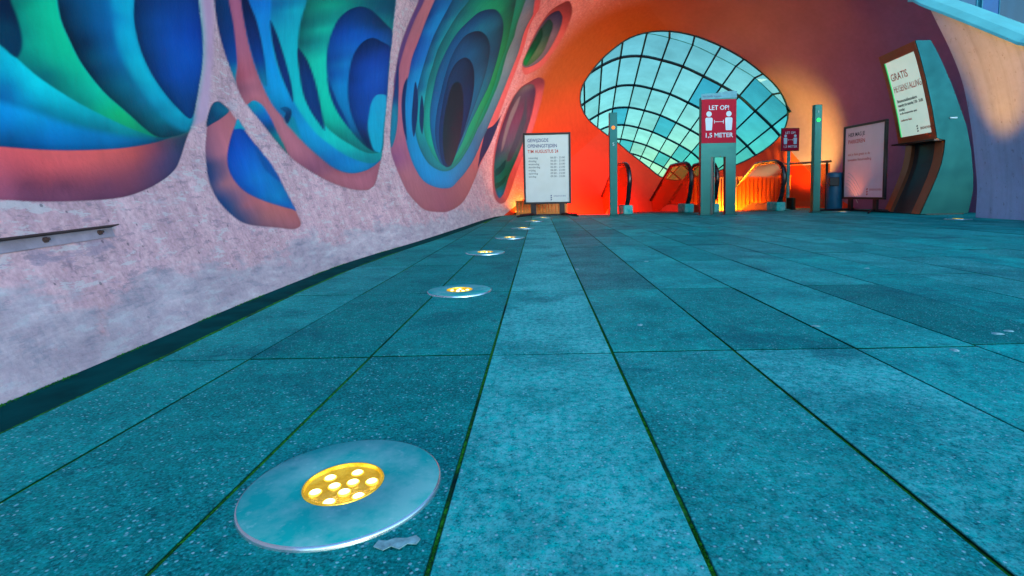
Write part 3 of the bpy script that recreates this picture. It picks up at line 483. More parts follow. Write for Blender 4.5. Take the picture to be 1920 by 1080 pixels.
# ---- paint the mural onto the wall's own grid
GAIN = np.array([1.28, 1.14, 1.05])
colr = np.ones((NC, NR, 4)); colr[..., :3] = np.array([.58, .38, .43]); colr[..., 3] = 0
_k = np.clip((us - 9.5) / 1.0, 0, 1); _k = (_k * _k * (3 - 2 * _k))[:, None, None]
colr[..., :3] = colr[..., :3] * (1 - _k) + TIP_GLOW(PHI) * _k; colr[..., 3] = _k[..., 0]          # red-orange lamp glow blended into the end's base colour
def spline(P, k=5):
    n = len(P); out = []
    for i in range(n):
        p0, p1, p2, p3 = P[i-1], P[i], P[(i+1) % n], P[(i+2) % n]
        for s in range(k):
            t_ = s / k
            # centripetal-like tension keeps corners from overshooting
            l1 = np.linalg.norm(p2 - p1) + 1e-6
            m1 = (p2 - p0) * l1 / (l1 + np.linalg.norm(p1 - p0) + 1e-6); m2 = (p3 - p1) * l1 / (l1 + np.linalg.norm(p3 - p2) + 1e-6)
            out.append((2*t_**3 - 3*t_**2 + 1) * p1 + (t_**3 - 2*t_**2 + t_) * m1 + (-2*t_**3 + 3*t_**2) * p2 + (t_**3 - t_**2) * m2)
    return np.array(out)
def to_grid(u, p): return np.stack([col_of(u), row_of(u, p)], -1)
for soft, ps, cs in MURAL:
    raw = np.array(ps, float)
    P = spline(to_grid(raw[:, 0] / 1000, raw[:, 1] / 1e4))
    Sx, Sc = [], []
    for a, b, *rgb in cs:
        Sx.append(to_grid(np.array(a / 1000), np.array(b / 1e4))); Sc.append(lin(np.array(rgb) / 255))
    Sx, Sc = np.array(Sx), np.array(Sc)
    pad = soft * 2 + 3
    c0, r0 = np.maximum(np.floor(P.min(0) - pad), 0).astype(int); c1, r1 = np.minimum(np.ceil(P.max(0) + pad) + 1, [NC, NR]).astype(int)
    if c1 <= c0 or r1 <= r0: continue
    X, Y = np.meshgrid(np.arange(c0, c1, dtype=np.float32), np.arange(r0, r1, dtype=np.float32), indexing='ij')
    D2 = np.full(X.shape, 1e12, np.float32); inside = np.zeros(X.shape, bool)
    for (ax, ay), (bx, by) in zip(P, np.roll(P, -1, 0)):
        dx, dy = bx - ax, by - ay; ll = dx * dx + dy * dy + 1e-9
        tt = np.clip(((X - ax) * dx + (Y - ay) * dy) / ll, 0, 1)
        D2 = np.minimum(D2, (X - ax - tt * dx) ** 2 + (Y - ay - tt * dy) ** 2)
        if ay != by:
            cr_ = ((ay > Y) != (by > Y)) & (X < (bx - ax) * (Y - ay) / (by - ay) + ax); inside ^= cr_
    sd = np.sqrt(D2) * np.where(inside, 1, -1)
    w_ = max(soft * .75, .55)
    al = np.clip(.5 + sd / (2 * w_), 0, 1); al = al * al * (3 - 2 * al)
    # smooth colour field through the sampled paint tones (linear radial basis, so no spots round the samples)
    n_ = len(Sx); K = np.sqrt(((Sx[:, None] - Sx[None]) ** 2).sum(-1) + 4.0); K1 = np.zeros((n_ + 1, n_ + 1)); K1[:n_, :n_] = -K; K1[:n_, n_] = K1[n_, :n_] = 1
    K1[:n_, :n_] += np.eye(n_) * 5.0
    wt = np.linalg.solve(K1, np.vstack([np.sqrt(Sc), np.zeros((1, 3))]))
    A_ = np.zeros(X.shape + (3,)) + wt[n_]
    for (sx, sy), c in zip(Sx, wt[:n_]): A_ -= np.sqrt((X - sx) ** 2 + (Y - sy) ** 2 + 4.0)[..., None] * c
    lo_, hi_ = np.sqrt(Sc).min(0), np.sqrt(Sc).max(0)
    A_ = np.clip(A_, lo_ * .92, hi_ * 1.0) ** 2 * GAIN
    if soft <= 1.3 and n_ > 1:                      # the painters shaded each layer darker along its edge
        A_ *= (1 - (.24 if np.sqrt(Sc)[:, 0].mean() > np.sqrt(Sc)[:, 1].mean() else .46) * np.exp(-np.maximum(sd, 0) / 5.5))[..., None]
    blk = colr[c0:c1, r0:r1]
    blk[..., :3] = blk[..., :3] * (1 - al[..., None]) + A_ * al[..., None]
    blk[..., 3] = np.maximum(blk[..., 3], al)
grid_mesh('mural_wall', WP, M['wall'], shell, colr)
# ---- the rest of the lining: over the top and down the right side, then the pit under the window
def rim_u(d): return interp(d, [60, 76, 90, 110, 135, 150, 165, 180, 205], [2.5, 4.6, 6.0, 7.2, 7.75, 7.7, 7.05, 6.65, 6.5])
nphi, nu = 150, 120
th = np.linspace(0, 1, nphi)[:, None]; tu = np.linspace(0, 1, nu)[None, :]
deg_hi = 202.0
LIN = {}
def lining_point(th, tu):
    # lower-left border follows the mural wall's upper border
    u = None
    d = 78 + th * (deg_hi - 78)
    u0 = rim_u(d); u = u0 + tu * (YT - u0)
    b = np.degrees(np.maximum(phi_full(u), phi_vis(u) + .05)) - .15
    d2 = b + th * (deg_hi - b)
    LIN['u'], LIN['p'] = u + 0 * d2, np.radians(d2)
    return surf(u, np.radians(d2))
LPt = lining_point(th, tu)
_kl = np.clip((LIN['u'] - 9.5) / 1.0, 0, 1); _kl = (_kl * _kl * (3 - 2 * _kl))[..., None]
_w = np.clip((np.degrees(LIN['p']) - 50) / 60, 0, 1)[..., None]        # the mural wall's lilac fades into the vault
lcol = np.ones(LIN['u'].shape + (4,)); lcol[..., :3] = (np.array([.56, .355, .43]) * (1 - _w) + np.array(PINK) * _w) * (1 - _kl) + TIP_GLOW(LIN['p']) * _kl
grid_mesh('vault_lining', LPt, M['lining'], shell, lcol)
# thickness of the free edge
edge = lining_point(th[:int(nphi * .46)], np.zeros((1, 1)))[:, 0]
out_ = edge - np.array([2.6, 0, Z0]); out_[:, 1] = 0; out_ /= np.linalg.norm(out_, axis=1)[:, None]
grid_mesh('vault_rim', np.stack([edge, edge + out_ * .22, edge + out_ * .22 + np.array([0, .5, 0])], 1), M['coping'], shell)
dd = np.radians(np.linspace(202, 338.4, 90))[:, None]
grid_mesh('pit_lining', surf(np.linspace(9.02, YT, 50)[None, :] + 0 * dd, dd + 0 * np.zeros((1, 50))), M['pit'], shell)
# dark trim round the window opening
bm = bmesh.new(); rp = ring(np.radians(np.arange(0, 360, 4)))
rp2 = [Vector(p) for p in rp]; n = len(rp2)
rings = []
for i, p in enumerate(rp2):
    d = (rp2[(i+1) % n] - rp2[i-1]).normalized(); s = d.cross(Vector((0, 1, 0))).normalized(); w = Vector((0, 1, 0))
    rings.append([bm.verts.new(p + s * .013 * math.cos(a) + w * .03 * math.sin(a)) for a in np.linspace(0, 2*PI, 7)[:-1]])
for i in range(n):
    a, b = rings[i], rings[(i+1) % n]
    for k in range(6): bm.faces.new((a[k], a[(k+1) % 6], b[(k+1) % 6], b[k]))
WINDOW_RING = rp
obj('window_trim', bm, M['bar'], shell, True)

# ================================================================= glass canopy behind the opening
canopy = thing('glass_canopy', 'barrel-vaulted teal glass canopy with dark glazing bars, seen through the oval opening', 'glass canopy', (0, 0, 0))
HOOP = np.array([(0.43, 1.3), (0.478, 1.959), (0.588, 2.398), (0.765, 2.733), (1.001, 2.981), (1.27, 3.16), (1.559, 3.323), (1.937, 3.466), (2.415, 3.491), (2.893, 3.392), (3.373, 3.24), (3.853, 3.013), (4.284, 2.787), (4.681, 2.543), (5.064, 2.198), (5.45, 1.834), (5.626, 1.643), (5.874, 1.347), (6.089, 1.0), (6.236, 0.617)])
AX = np.array([.0908, 1.0, -.1559]); SP = 1.86
arc = np.concatenate([[0], np.cumsum(np.linalg.norm(np.diff(HOOP, axis=0), axis=1))])
def hoop_pt(s, k):
    x = interp(s, arc, HOOP[:, 0]); z = interp(s, arc, HOOP[:, 1])
    return np.stack([x, np.full_like(x, 12.4), z], -1) + AX * SP * np.asarray(k)[..., None]
MULL = [(0.588, 2.398), (1.094, 3.046), (1.498, 3.31), (1.937, 3.466), (2.415, 3.491), (2.893, 3.392), (3.373, 3.24), (3.853, 3.013), (4.284, 2.787), (4.681, 2.543), (5.064, 2.198), (5.45, 1.834), (5.767, 1.469), (6.02, 1.12)]
sm = []
for x, z in MULL:
    s_ = np.linspace(0, arc[-1], 2000); p = hoop_pt(s_, np.zeros(2000)); sm.append(float(s_[np.argmin((p[:, 0] - x) ** 2 + (p[:, 2] - z) ** 2)]))
KE = 9
for k in range(0, KE + 1):
    s_ = np.linspace(0, arc[-1], 60)
    obj('hoop_bar', tube(bmesh.new(), hoop_pt(s_, np.full(60, float(k))), .034, 8), M['bar'], canopy, True)
for s_ in sm:
    ks = np.linspace(-.62, KE, 3)
    obj('glazing_bar', tube(bmesh.new(), hoop_pt(np.full(3, s_), ks), .022, 6), M['bar'], canopy, True)
# collar that closes the canopy against the opening
def ang(p): return math.atan2(p[2] - 2.0, p[0] - 3.1)
hs = np.linspace(0, arc[-1], 800); hp = hoop_pt(hs, np.full(800, -.60)); ha = np.array([ang(p) for p in hp])
ra = np.array([ang(p) for p in WINDOW_RING]); ro = np.argsort(-ra); WR = WINDOW_RING[ro]; wa = ra[ro]
def ring_at(a): return np.array([np.interp(-a, -wa, WR[:, k]) for k in range(3)])
for s_ in sm:
    p = hoop_pt(np.array([s_]), np.array([-.60]))[0]; q = ring_at(ang(p)) + np.array([0, .02, 0])
    obj('glazing_bar', tube(bmesh.new(), [p, q], .022, 6), M['bar'], canopy, True)
sb = [0.0] + sm + [float(arc[-1])]
vs_, fs_, cs_ = [], [], []
for k in range(-1, KE):
    k0, k1 = max(k, -.62), k + 1
    for j in range(len(sb) - 1):
        ss = np.linspace(sb[j], sb[j+1], 4)
        lo, hi = hoop_pt(ss, np.full(4, k0)), hoop_pt(ss, np.full(4, float(k1)))
        c = np.array([.24, .45, .34]) * (.86 + .22 * rng.random())
        if j >= 10: c = np.array([.06, .33, .30]) * (.8 + .3 * rng.random())  # right-hand panes: darker reflections put into the tint
        if rng.random() < .06: c = np.array([.05, .28, .27])
        for q in range(3):
            b0 = len(vs_); vs_ += [lo[q], lo[q+1], hi[q+1], hi[q]]; fs_.append((b0, b0+1, b0+2, b0+3)); cs_ += [(*c, 1)] * 4
ss = np.linspace(.3, arc[-1] - .2, 70)
for q in range(69):
    pa, pb = hoop_pt(ss[q:q+2], np.full(2, -.60)); b0 = len(vs_)
    vs_ += [pa, pb, ring_at(ang(pb)), ring_at(ang(pa))]; fs_.append((b0, b0+1, b0+2, b0+3)); cs_ += [(.24, .45, .34, 1)] * 4
me = bpy.data.meshes.new('glazing'); me.from_pydata([tuple(map(float, v)) for v in vs_], [], fs_)
a = me.color_attributes.new('Col', 'FLOAT_COLOR', 'POINT'); a.data.foreach_set('color', np.array(cs_, np.float32).reshape(-1))
link('glazing', me, M['glass'], canopy)

# ================================================================= right-hand wing wall with its pale coping
wing = thing('wing_wall', 'leaning streaked concrete wing wall with a pale teal coping at the right edge', 'wall', (5.3, 6, 0))
CRE = [(5.28, -.05), (5.28, 0.0), (5.281, .373), (5.24, .693), (5.152, 1.199), (5.015, 1.7), (4.841, 2.073), (4.70, 2.33), (4.60, 2.52)]
cz = np.array([c[1] for c in CRE]); cx = np.array([c[0] for c in CRE])
def wing_top(Y): return np.interp(Y, [1.0, 3.0, 5.5, 6.149, 6.57], [.55, .95, 1.808, 2.327, 2.643])
ys = np.linspace(6.35, 1.2, 60)[:, None]; tz = np.linspace(0, 1, 60)[None, :]
def wing_pt(Y, t_, off=0.0):
    zz = -.05 + t_ * (wing_top(Y) + .05)
    return np.stack([interp(zz, cz, cx) + .02 * (6.35 - Y) + off + 0 * t_, Y + 0 * t_, zz], -1)
front = wing_pt(ys, tz); back = wing_pt(ys, tz, .28)
Mw = np.array([-5.3, -6, 0])
grid_mesh('wall_face', front + Mw, M['wing'], wing)
grid_mesh('wall_back', back + Mw, M['wing'], wing)
grid_mesh('wall_end', np.stack([front[0], back[0]], 0) + Mw, M['wing'], wing)
tp = wing_pt(np.linspace(6.62, 1.2, 60), np.ones(60))
bm = bmesh.new(); prev = None
for p in tp:
    r = [bm.verts.new(Vector(p) + Vector(o) + Vector(Mw)) for o in ((-.05, 0, -.005), (-.045, 0, .025), (.03, 0, .085), (.32, 0, .085), (.32, 0, -.005))]
    if prev:
        for k in range(5): bm.faces.new((prev[k], prev[(k+1) % 5], r[(k+1) % 5], r[k]))
    else: bm.faces.new(r)
    prev = r
bm.faces.new(prev[::-1])
obj('coping', bm, M['coping'], wing)

# ================================================================= ground and paving
bm = bmesh.new()
PX0, PX1, PY0, PY1 = .55, 4.42, 9.25, 11.6
R = 220.0
xs_ = [-R, PX0, PX1, R]; ys_ = [-R, PY0, PY1, R]
vg = [[bm.verts.new((x, y, -.075)) for y in ys_] for x in xs_]
for i in range(3):
    for j in range(3):
        if i == 1 and j == 1: continue
        bm.faces.new((vg[i][j], vg[i+1][j], vg[i+1][j+1], vg[i][j+1]))
tag(obj('ground', bm, M['ground']), kind='structure')
bm = bmesh.new()
# bed of the paving: earth and moss showing in the joints
yb = np.linspace(-1.6, 9.25, 60)
L0 = [bm.verts.new((float(wall_left(y)) + .13, y, -.0027)) for y in yb]; R0 = [bm.verts.new((6.6, y, -.0027)) for y in yb]
for i in range(len(yb) - 1): bm.faces.new((L0[i], R0[i], R0[i+1], L0[i+1]))
for x0, x1 in ((-.9, PX0), (PX1, 6.6)):
    bm.faces.new([bm.verts.new(p) for p in ((x0, 9.25, -.0027), (x1, 9.25, -.0027), (x1, 11.2, -.0027), (x0, 11.2, -.0027))])
tag(obj('paving_joints', bm, M['joint']), kind='structure')
bm = bmesh.new()
g0 = [bm.verts.new((float(wall_left(y)) - .12, y, -.0045)) for y in yb]; g1 = [bm.verts.new((float(wall_left(y)) + .155, y, -.0045)) for y in yb]
for i in range(len(yb) - 1): bm.faces.new((g0[i], g1[i], g1[i+1], g0[i+1]))
tag(obj('gutter', bm, M['gutter']), kind='structure')
# slabs
SX0, SW, SY0, SL = -.126, .3015, 1.279, .835
verts, faces, cols = [], [], []
def slab(xa0, xa1, xb0, xb1, y0, y1, c, dz=0.0, tl=(0, 0)):
    """xa: x range at y0, xb: at y1; bevelled top"""
    b = .0018
    base = len(verts)
    zt = dz
    low = [(xa0, y0), (xa1, y0), (xb1, y1), (xb0, y1)]; top = [(xa0 + b, y0 + b), (xa1 - b, y0 + b), (xb1 - b, y1 - b), (xb0 + b, y1 - b)]
    cxm, cym = (xa0 + xa1) / 2, (y0 + y1) / 2
    for x, y in low: verts.append((x, y, zt - .03))
    for x, y in low: verts.append((x, y, zt - b * .8 + tl[0] * (x - cxm) + tl[1] * (y - cym)))
    for x, y in top: verts.append((x, y, zt + tl[0] * (x - cxm) + tl[1] * (y - cym)))
    cols.extend([(*c[:3], 0)] * 8 + [c] * 4)
    faces.append((base+8, base+9, base+10, base+11))
    for k in range(4):
        m = (k + 1) % 4
        faces.append((base+k, base+m, base+4+m, base+4+k)); faces.append((base+4+k, base+4+m, base+8+m, base+8+k))
j0, j1 = -4, 13
STAG = [0, 0, .004, -.003, .003, .0, -.004, .012, .26, .25, -.02, .30, .28, 0, .22, .2, -.01, .3, 0, .25, .3, 0, .2, .1, 0, .2, 0]
for i in range(-3, 23):
    xl, xr = SX0 + i * SW, SX0 + (i + 1) * SW
    for j in range(j0, j1):
        st = STAG[i + 3]
        y0, y1 = SY0 + j * SL, SY0 + (j + 1) * SL
        y0 += .0028 + st; y1 += st - .0028
        gL = .0026
        xa0 = xb0 = xl + gL; xa1 = xb1 = xr - .0026
        if i == -3:
            xa0, xb0 = float(wall_left(max(y0, -1.5))) + .145, float(wall_left(y1)) + .145
            if max(xa0, xb0) > xr - .03: continue
        if i == -2 and y0 > 5 :
            e0, e1 = float(wall_left(y0)) + .145, float(wall_left(y1)) + .145
            xa0, xb0 = max(xa0, e0), max(xb0, e1)
        if y0 > 9.2 and PX0 - .05 < (xl + xr) / 2 < PX1 + .05: continue
        if y0 < 9.25 < y1 and PX0 - .05 < (xl + xr) / 2 < PX1 + .05: y1 = 9.24
        if y1 > 11.2: continue
        tone = float(np.clip(rng.normal(.42, .21), 0, 1)); dusty = float(np.clip(rng.normal(.22, .2), 0, .8)); mossy = float(np.clip(rng.normal(.15, .3), 0, 1))
        if i == 0: tone, dusty = tone * .4 + .55, 1.0
        if i == 0 and j == -1: tone, dusty = .95, 1.0
        if i < -1: tone, dusty = tone * .7, dusty * .6
        if i == -1: tone, dusty = tone * .6, .05
        if i == 1 and j == -1: tone, dusty, mossy = .42, .3, .7
        if i == 2 and j == -1: tone, dusty = .68, .85
        slab(xa0, xa1, xb0, xb1, y0, y1, (tone, dusty, mossy, 1), rng.normal(0, .0005), (rng.normal(0, .002), rng.normal(0, .0007)))
me = bpy.data.meshes.new('paving'); me.from_pydata([tuple(map(float, v)) for v in verts], [], faces)
a = me.color_attributes.new('Col', 'FLOAT_COLOR', 'POINT'); a.data.foreach_set('color', np.array(cols, np.float32).reshape(-1))
tag(link('paving', me, M['slab']), kind='structure')
# ================================================================= round uplights set in the paving
def make_uplight(loc, label):
    t_ = thing('ground_uplight', label, 'uplight', loc, 0, 'round uplights set in the paving')
    obj('trim_plate', lathe(bmesh.new(), [(.0532, .001), (.0534, .0062), (.055, .0068), (.127, .0062), (.1288, .0052)], 64), M['plate'], t_, True)
    obj('rim', lathe(bmesh.new(), [(.1289, .0054), (.1305, .0048), (.1318, .0025), (.132, -.01)], 64), M['rimmetal'], t_, True)
    obj('lens', lathe(bmesh.new(), [(.0535, .0066), (.0530, .0078), (.0508, .0078), (.0500, .0030), (.046, .0004), (0, .0004)], 40), M['lens'], t_, True)
    for k in range(9):
        a, r = (k * PI / 3 + .35, .0365) if k < 6 else ((k - 6) * 2 * PI / 3 + .9, .0140)
        obj('led', lathe(bmesh.new(), [(.0092, .0006), (.0078, .0016), (.0052, .0027), (.0026, .0033), (0, .0034)], 14, (r * math.cos(a), r * math.sin(a))), M['led'], t_, True)
    return t_
UP = [((-.276, .694), 'largest round glowing disc in the paving, nearest of the row along the mural wall'),
      ((-.335, 2.144), 'second glowing disc from the nearest one along the mural wall'),
      ((-.371, 3.537), 'third glowing disc from the nearest one along the mural wall'),
      ((-.268, 4.691), 'fourth glowing disc from the nearest one along the mural wall'),
      ((-.186, 5.937), 'fifth glowing disc from the nearest one along the mural wall'),
      ((-.071, 7.336), 'glowing disc just in front of the poster stand by the mural, nearest of three there'),
      ((.064, 8.292), 'middle of three small glowing discs at the foot of the poster stand by the mural'),
      ((.20, 9.12), 'small glowing disc deepest under the poster stand by the mural'),
      ((4.88, 6.113), 'bright disc light in the floor in front of the curved steel kiosk'),
      ((4.87, 8.45), 'bright disc light in the floor in front of the blue litter bin'),
      ((4.876, 9.90), 'bright disc light in the floor beside the small red sign on a pole')]
u0 = make_uplight((*UP[0][0], 0), UP[0][1]); ups = [u0]
for p, lb in UP[1:]:
    c = copy_tree(u0); c.location = (*p, 0); c['label'] = lb; c.rotation_euler.z = rng.random() * 6; ups.append(c)
def spot(name, loc, target, power, color, angle, blend=.5, size=.05, parent=None):
    ld = bpy.data.lights.new(name, 'SPOT'); ld.energy = power; ld.color = color; ld.spot_size = math.radians(angle); ld.spot_blend = blend; ld.shadow_soft_size = size
    o = bpy.data.objects.new(name, ld); COL.objects.link(o); o.location = loc
    o.rotation_euler = (Vector(target) - Vector(loc)).to_track_quat('-Z', 'Y').to_euler(); return o
def area(name, loc, target, power, color, sx, sy):
    ld = bpy.data.lights.new(name, 'AREA'); ld.energy = power; ld.color = color; ld.shape = 'RECTANGLE'; ld.size = sx; ld.size_y = sy
    o = bpy.data.objects.new(name, ld); COL.objects.link(o); o.location = loc
    o.rotation_euler = (Vector(target) - Vector(loc)).to_track_quat('-Z', 'Y').to_euler(); return o

# ================================================================= free-standing steel posts
def make_post(loc, label, h, dot, w=.125, rz=0.0):
    t_ = thing('steel_post', label, 'post', loc, rz, 'slim steel gate posts')
    obj('column', newbox(-w/2, w/2, -.045, .045, .02, h, .006), M['steel'], t_)
    obj('base_plate', newbox(-w/2-.012, w/2+.012, -.06, .06, 0, .02, .003), M['steel'], t_)
    obj('signal_lamp', prism(bmesh.new(), [(.028*math.cos(a), .028*math.sin(a)) for a in np.linspace(0, 2*PI, 19)[:-1]], -.0462, -.052, lambda a, b, w_: (a, w_, h - .235 + b)), dot, t_)
    obj('lamp_plate', newbox(-.045, .045, -.0475, -.0446, h - .29, h - .18, .001), M['black'], t_) if False else None
    text('lettering', 'i' if dot is M['greendot'] else '5', .07, M['white'], t_, (0, -.0465, h - .52 if dot is not M['greendot'] else h - .13), (PI/2, 0, 0), 'CENTER')
    return t_
make_post((1.198, 8.485, 0), 'slim steel post with an orange signal light, left of the escalators', 1.64, M['orangedot'])
make_post((4.36, 8.31, 0), 'slim steel post with a green signal light, right of the escalators', 1.68, M['greendot'], .115)

# ================================================================= distance-warning signs
def person_shape(bm, s, x0, z0, y0, y1):
    """head disc and rounded torso, in metres * s"""
    hd = [(x0 + .062*s*math.cos(a), z0 + .255*s + .062*s*math.sin(a)) for a in np.linspace(0, 2*PI, 25)[:-1]]
    prism(bm, hd, y0, y1, lambda a, b, w_: (a, w_, b))
    bd = [(-.085, .13), (-.078, .158), (-.058, .172), (.058, .172), (.078, .158), (.085, .13), (.070, -.10), (.062, -.12), (-.062, -.12), (-.070, -.10)]
    prism(bm, [(x0 + a*s, z0 + b*s) for a, b in bd], y0, y1, lambda a, b, w_: (a, w_, b))
    return bm
def sign_face(parent, w, h, zc, yf, poster_name='poster'):
    """red distance poster facing -Y at depth yf"""
    P_ = obj(poster_name, newbox(-w/2, w/2, yf - .004, yf, zc - h/2, zc + h/2, .0008), M['red'], parent)
    s = h / .68; k = w / .525
    text('lettering', 'LET OP!', .098*s, M['white'], P_, (0, yf - .0046, zc + .178*s), (PI/2, 0, 0), 'CENTER', .0006, .92*k/s, .0016*s)
    text('lettering', '1,5 METER', .098*s, M['white'], P_, (0, yf - .0046, zc - .250*s), (PI/2, 0, 0), 'CENTER', .0006, .98*k/s, .0016*s)
    for sx in (-1, 1):
        obj('pictogram', person_shape(bmesh.new(), .68*s, sx*.150*k, zc - .060*s, yf - .0052, yf - .0041), M['white'], P_)
    bm = bmesh.new(); z_ = zc - .008*s
    box(bm, -.062*k, .062*k, yf - .0050, yf - .0041, z_ - .004*s, z_ + .004*s)
    for sx in (-1, 1): box(bm, sx*.068*k - .0045*s, sx*.068*k + .0045*s, yf - .0052, yf - .0042, z_ - .027*s, z_ + .027*s)
    obj('distance_arrow', bm, M['white'], P_)
    return P_
tot = thing('gate_totem', 'two-legged steel portal carrying the large red LET OP distance poster', 'sign totem', (2.772, 8.2, 0))
out = [(-.272, 0), (-.272, 1.80), (.272, 1.80), (.272, 0), (.115, 0), (.115, .90), (-.118, .90), (-.118, 0)]
bm = bmesh.new(); prism(bm, out, -.05, .05, lambda a, b, w_: (a, w_, b))
bmesh.ops.bevel(bm, geom=[e for e in bm.edges], offset=.004, segments=1, affect='EDGES')
obj('portal_frame', bm, M['steel'], tot)
for sx in (-.194, .194): obj('foot_plate', newbox(sx - .10, sx + .10, -.075, .075, 0, .012, .003), M['steel'], tot)
obj('top_sheet', prism(bmesh.new(), [(-.272, 1.765), (-.272, 1.850), (-.06, 1.858), (.10, 1.884), (.272, 1.892), (.272, 1.79)], -.0545, -.0575, lambda a, b, w_: (a, w_, b)), M['topsheet'], tot)
text('lettering', 'van beide kanten', .042, M['blueink'], tot, (-.25, -.0585, 1.80), (PI/2, 0, 0), 'LEFT')
obj('leg_reveal', newbox(-.112, -.075, -.03, .02, .012, .898, .004), M['kioskdark'], tot)
obj('inner_rail', newbox(-.066, -.045, -.03, -.005, .012, .890, .004), M['steel'], tot)
sign_face(tot, .53, .66, 1.437, -.0512)
sm_ = thing('pole_sign', 'small dark red LET OP distance sign on a thin pale pole by the right escalator', 'sign', (4.585, 9.7, 0), math.radians(2))
obj('pole', tube(bmesh.new(), [(0, 0, .01), (0, 0, 1.10)], .030, 12), M['plate'], sm_, True)
obj('base_flange', lathe(bmesh.new(), [(0, .014), (.085, .012), (.09, 0)], 20), M['plate'], sm_, True)
obj('sign_panel', newbox(-.168, .168, -.045, -.031, 1.068, 1.484, .003), M['black'], sm_)
sign_face(sm_, .315, .395, 1.276, -.0452)

# ================================================================= poster frames on feet
def three_marks(parent, x, z, y, s, mat):
    bm = bmesh.new()
    for k in range(3):
        prism(bm, [(x + a*s, z + b*s - k*.62*s) for a, b in ((-.25, -.18), (.10, -.24), (.28, .14), (-.06, .22))], y, y - .0015, lambda a, b, w_: (a, w_, b))
    return obj('emblem', bm, mat, parent)
def poster_stand(name, loc, rz, label, w, h, zb, paper, tilt=0.0):
    t_ = thing(name, label, 'poster stand', loc, rz)
    fw, fd = .034, .045
    bm = bmesh.new()
    for a in ((-w/2, w/2, zb + h - fw, zb + h), (-w/2, w/2, zb, zb + fw), (-w/2, -w/2 + fw, zb + fw, zb + h - fw), (w/2 - fw, w/2, zb + fw, zb + h - fw)):
        box(bm, a[0], a[1], -fd/2, fd/2, a[2], a[3], .004)
    obj('frame', bm, M['black'], t_)
    obj('back_panel', newbox(-w/2 + fw*.6, w/2 - fw*.6, .004, .016, zb + fw*.6, zb + h - fw*.6), M['black'], t_)
    p = obj('poster', newbox(-w/2 + fw - .002, w/2 - fw + .002, -.006, .002, zb + fw - .002, zb + h - fw + .002), paper, t_)
    for sx in (-1, 1):
        obj('leg', newbox(sx*w*.30 - .045, sx*w*.30 + .045, -.018, .018, .03, zb + .004, .004), M['black'], t_)
        bm = bmesh.new(); tube(bm, [(sx*w*.62, -.34, .013), (sx*w*.30, -.05, .040), (sx*w*.30, .05, .040), (sx*w*.62, .34, .013)], .014, 8); obj('foot', bm, M['black'], t_, True)
    obj('crossbar', newbox(-w*.55, w*.55, .02, .05, .008, .034, .004), M['black'], t_)
    return t_, p
ps, pp = poster_stand('poster_stand', (.146, 8.9, 0), math.radians(-2.5), 'black-framed opening-hours poster on legs beside the mural wall', .80, 1.19, .205, M['paper'])
for k, (s_, c_) in enumerate((('GEWIJZIGDE', 'blueink'), ('OPENINGSTIJDEN', 'blueink'), ('T/M AUGUSTUS 24', 'redink'))):
    text('heading', s_, .078, M[c_], pp, (-.325, -.0066, 1.245 - k*.092), (PI/2, 0, 0), 'LEFT', .0004, .80, .0012)
for k, d_ in enumerate(('maandag', 'dinsdag', 'woensdag', 'donderdag', 'vrijdag', 'zaterdag', 'zondag')):
    text('day_line', d_, .046, M['ink'], pp, (-.315, -.0066, .965 - k*.052), (PI/2, 0, 0), 'LEFT', .0004)
    text('hours_line', '06.00 - 23.00' if k < 5 else '09.00 - 23.00', .046, M['ink'], pp, (.30, -.0066, .965 - k*.052), (PI/2, 0, 0), 'RIGHT', .0004)
three_marks(pp, .06, .345, -.0066, .055, M['blueink']); text('lettering', 'EINDHOVEN', .036, M['blueink'], pp, (.10, -.0066, .325), (PI/2, 0, 0), 'LEFT', .0004)
pr, pq = poster_stand('poster_stand', (5.112, 8.31, 0), math.radians(-86), 'black-framed pink poster stand between the litter bin and the steel kiosk', .97, 1.185, .20, M['paperpink'])
text('heading', 'HIER MAG JE', .088, M['ink'], pq, (-.38, -.0066, 1.205), (PI/2, 0, 0), 'LEFT', .0004, .80, .001)
text('heading', 'PARKEREN', .088, M['redink'], pq, (-.38, -.0066, 1.095), (PI/2, 0, 0), 'LEFT', .0004, .95, .001)
for k, s_ in enumerate(('stal je fiets gratis in de', 'bewaakte fietsenstalling')):
    text('lettering', s_, .058, M['redink'], pq, (-.38, -.0066, .90 - k*.085), (PI/2, 0, 0), 'LEFT', .0004)
bm = bmesh.new()
for k in range(5):
    c0 = [(-.36 + .30*tt - k*.012, .62 - .26*tt**1.6 - k*.055) for tt in np.linspace(0, 1, 14)]
    tube(bm, [(a, -.0062, b) for a, b in c0], .0045, 5)
obj('line_drawing', bm, M['paper'], pq)
three_marks(pq, .10, .36, -.0066, .065, M['redink']); text('lettering', 'EINDHOVEN', .046, M['redink'], pq, (.15, -.0066, .335), (PI/2, 0, 0), 'LEFT', .0004)

# ================================================================= litter bin
bn = thing('litter_bin', 'narrow blue litter bin with a black opening, beside the pink poster stand', 'bin', (5.02, 8.95, 0), math.radians(-20))
obj('body', lathe(bmesh.new(), [(0, .02), (.118, .02), (.122, .03), (.122, .60), (.116, .632), (.095, .648), (0, .652)], 32), M['bluebin'], bn, True)
obj('opening_hood', newbox(-.105, .045, -.155, -.06, .42, .565, .012), M['black'], bn)
obj('base', lathe(bmesh.new(), [(0, .02), (.145, .019), (.15, 0)], 32), M['black'], bn, True)

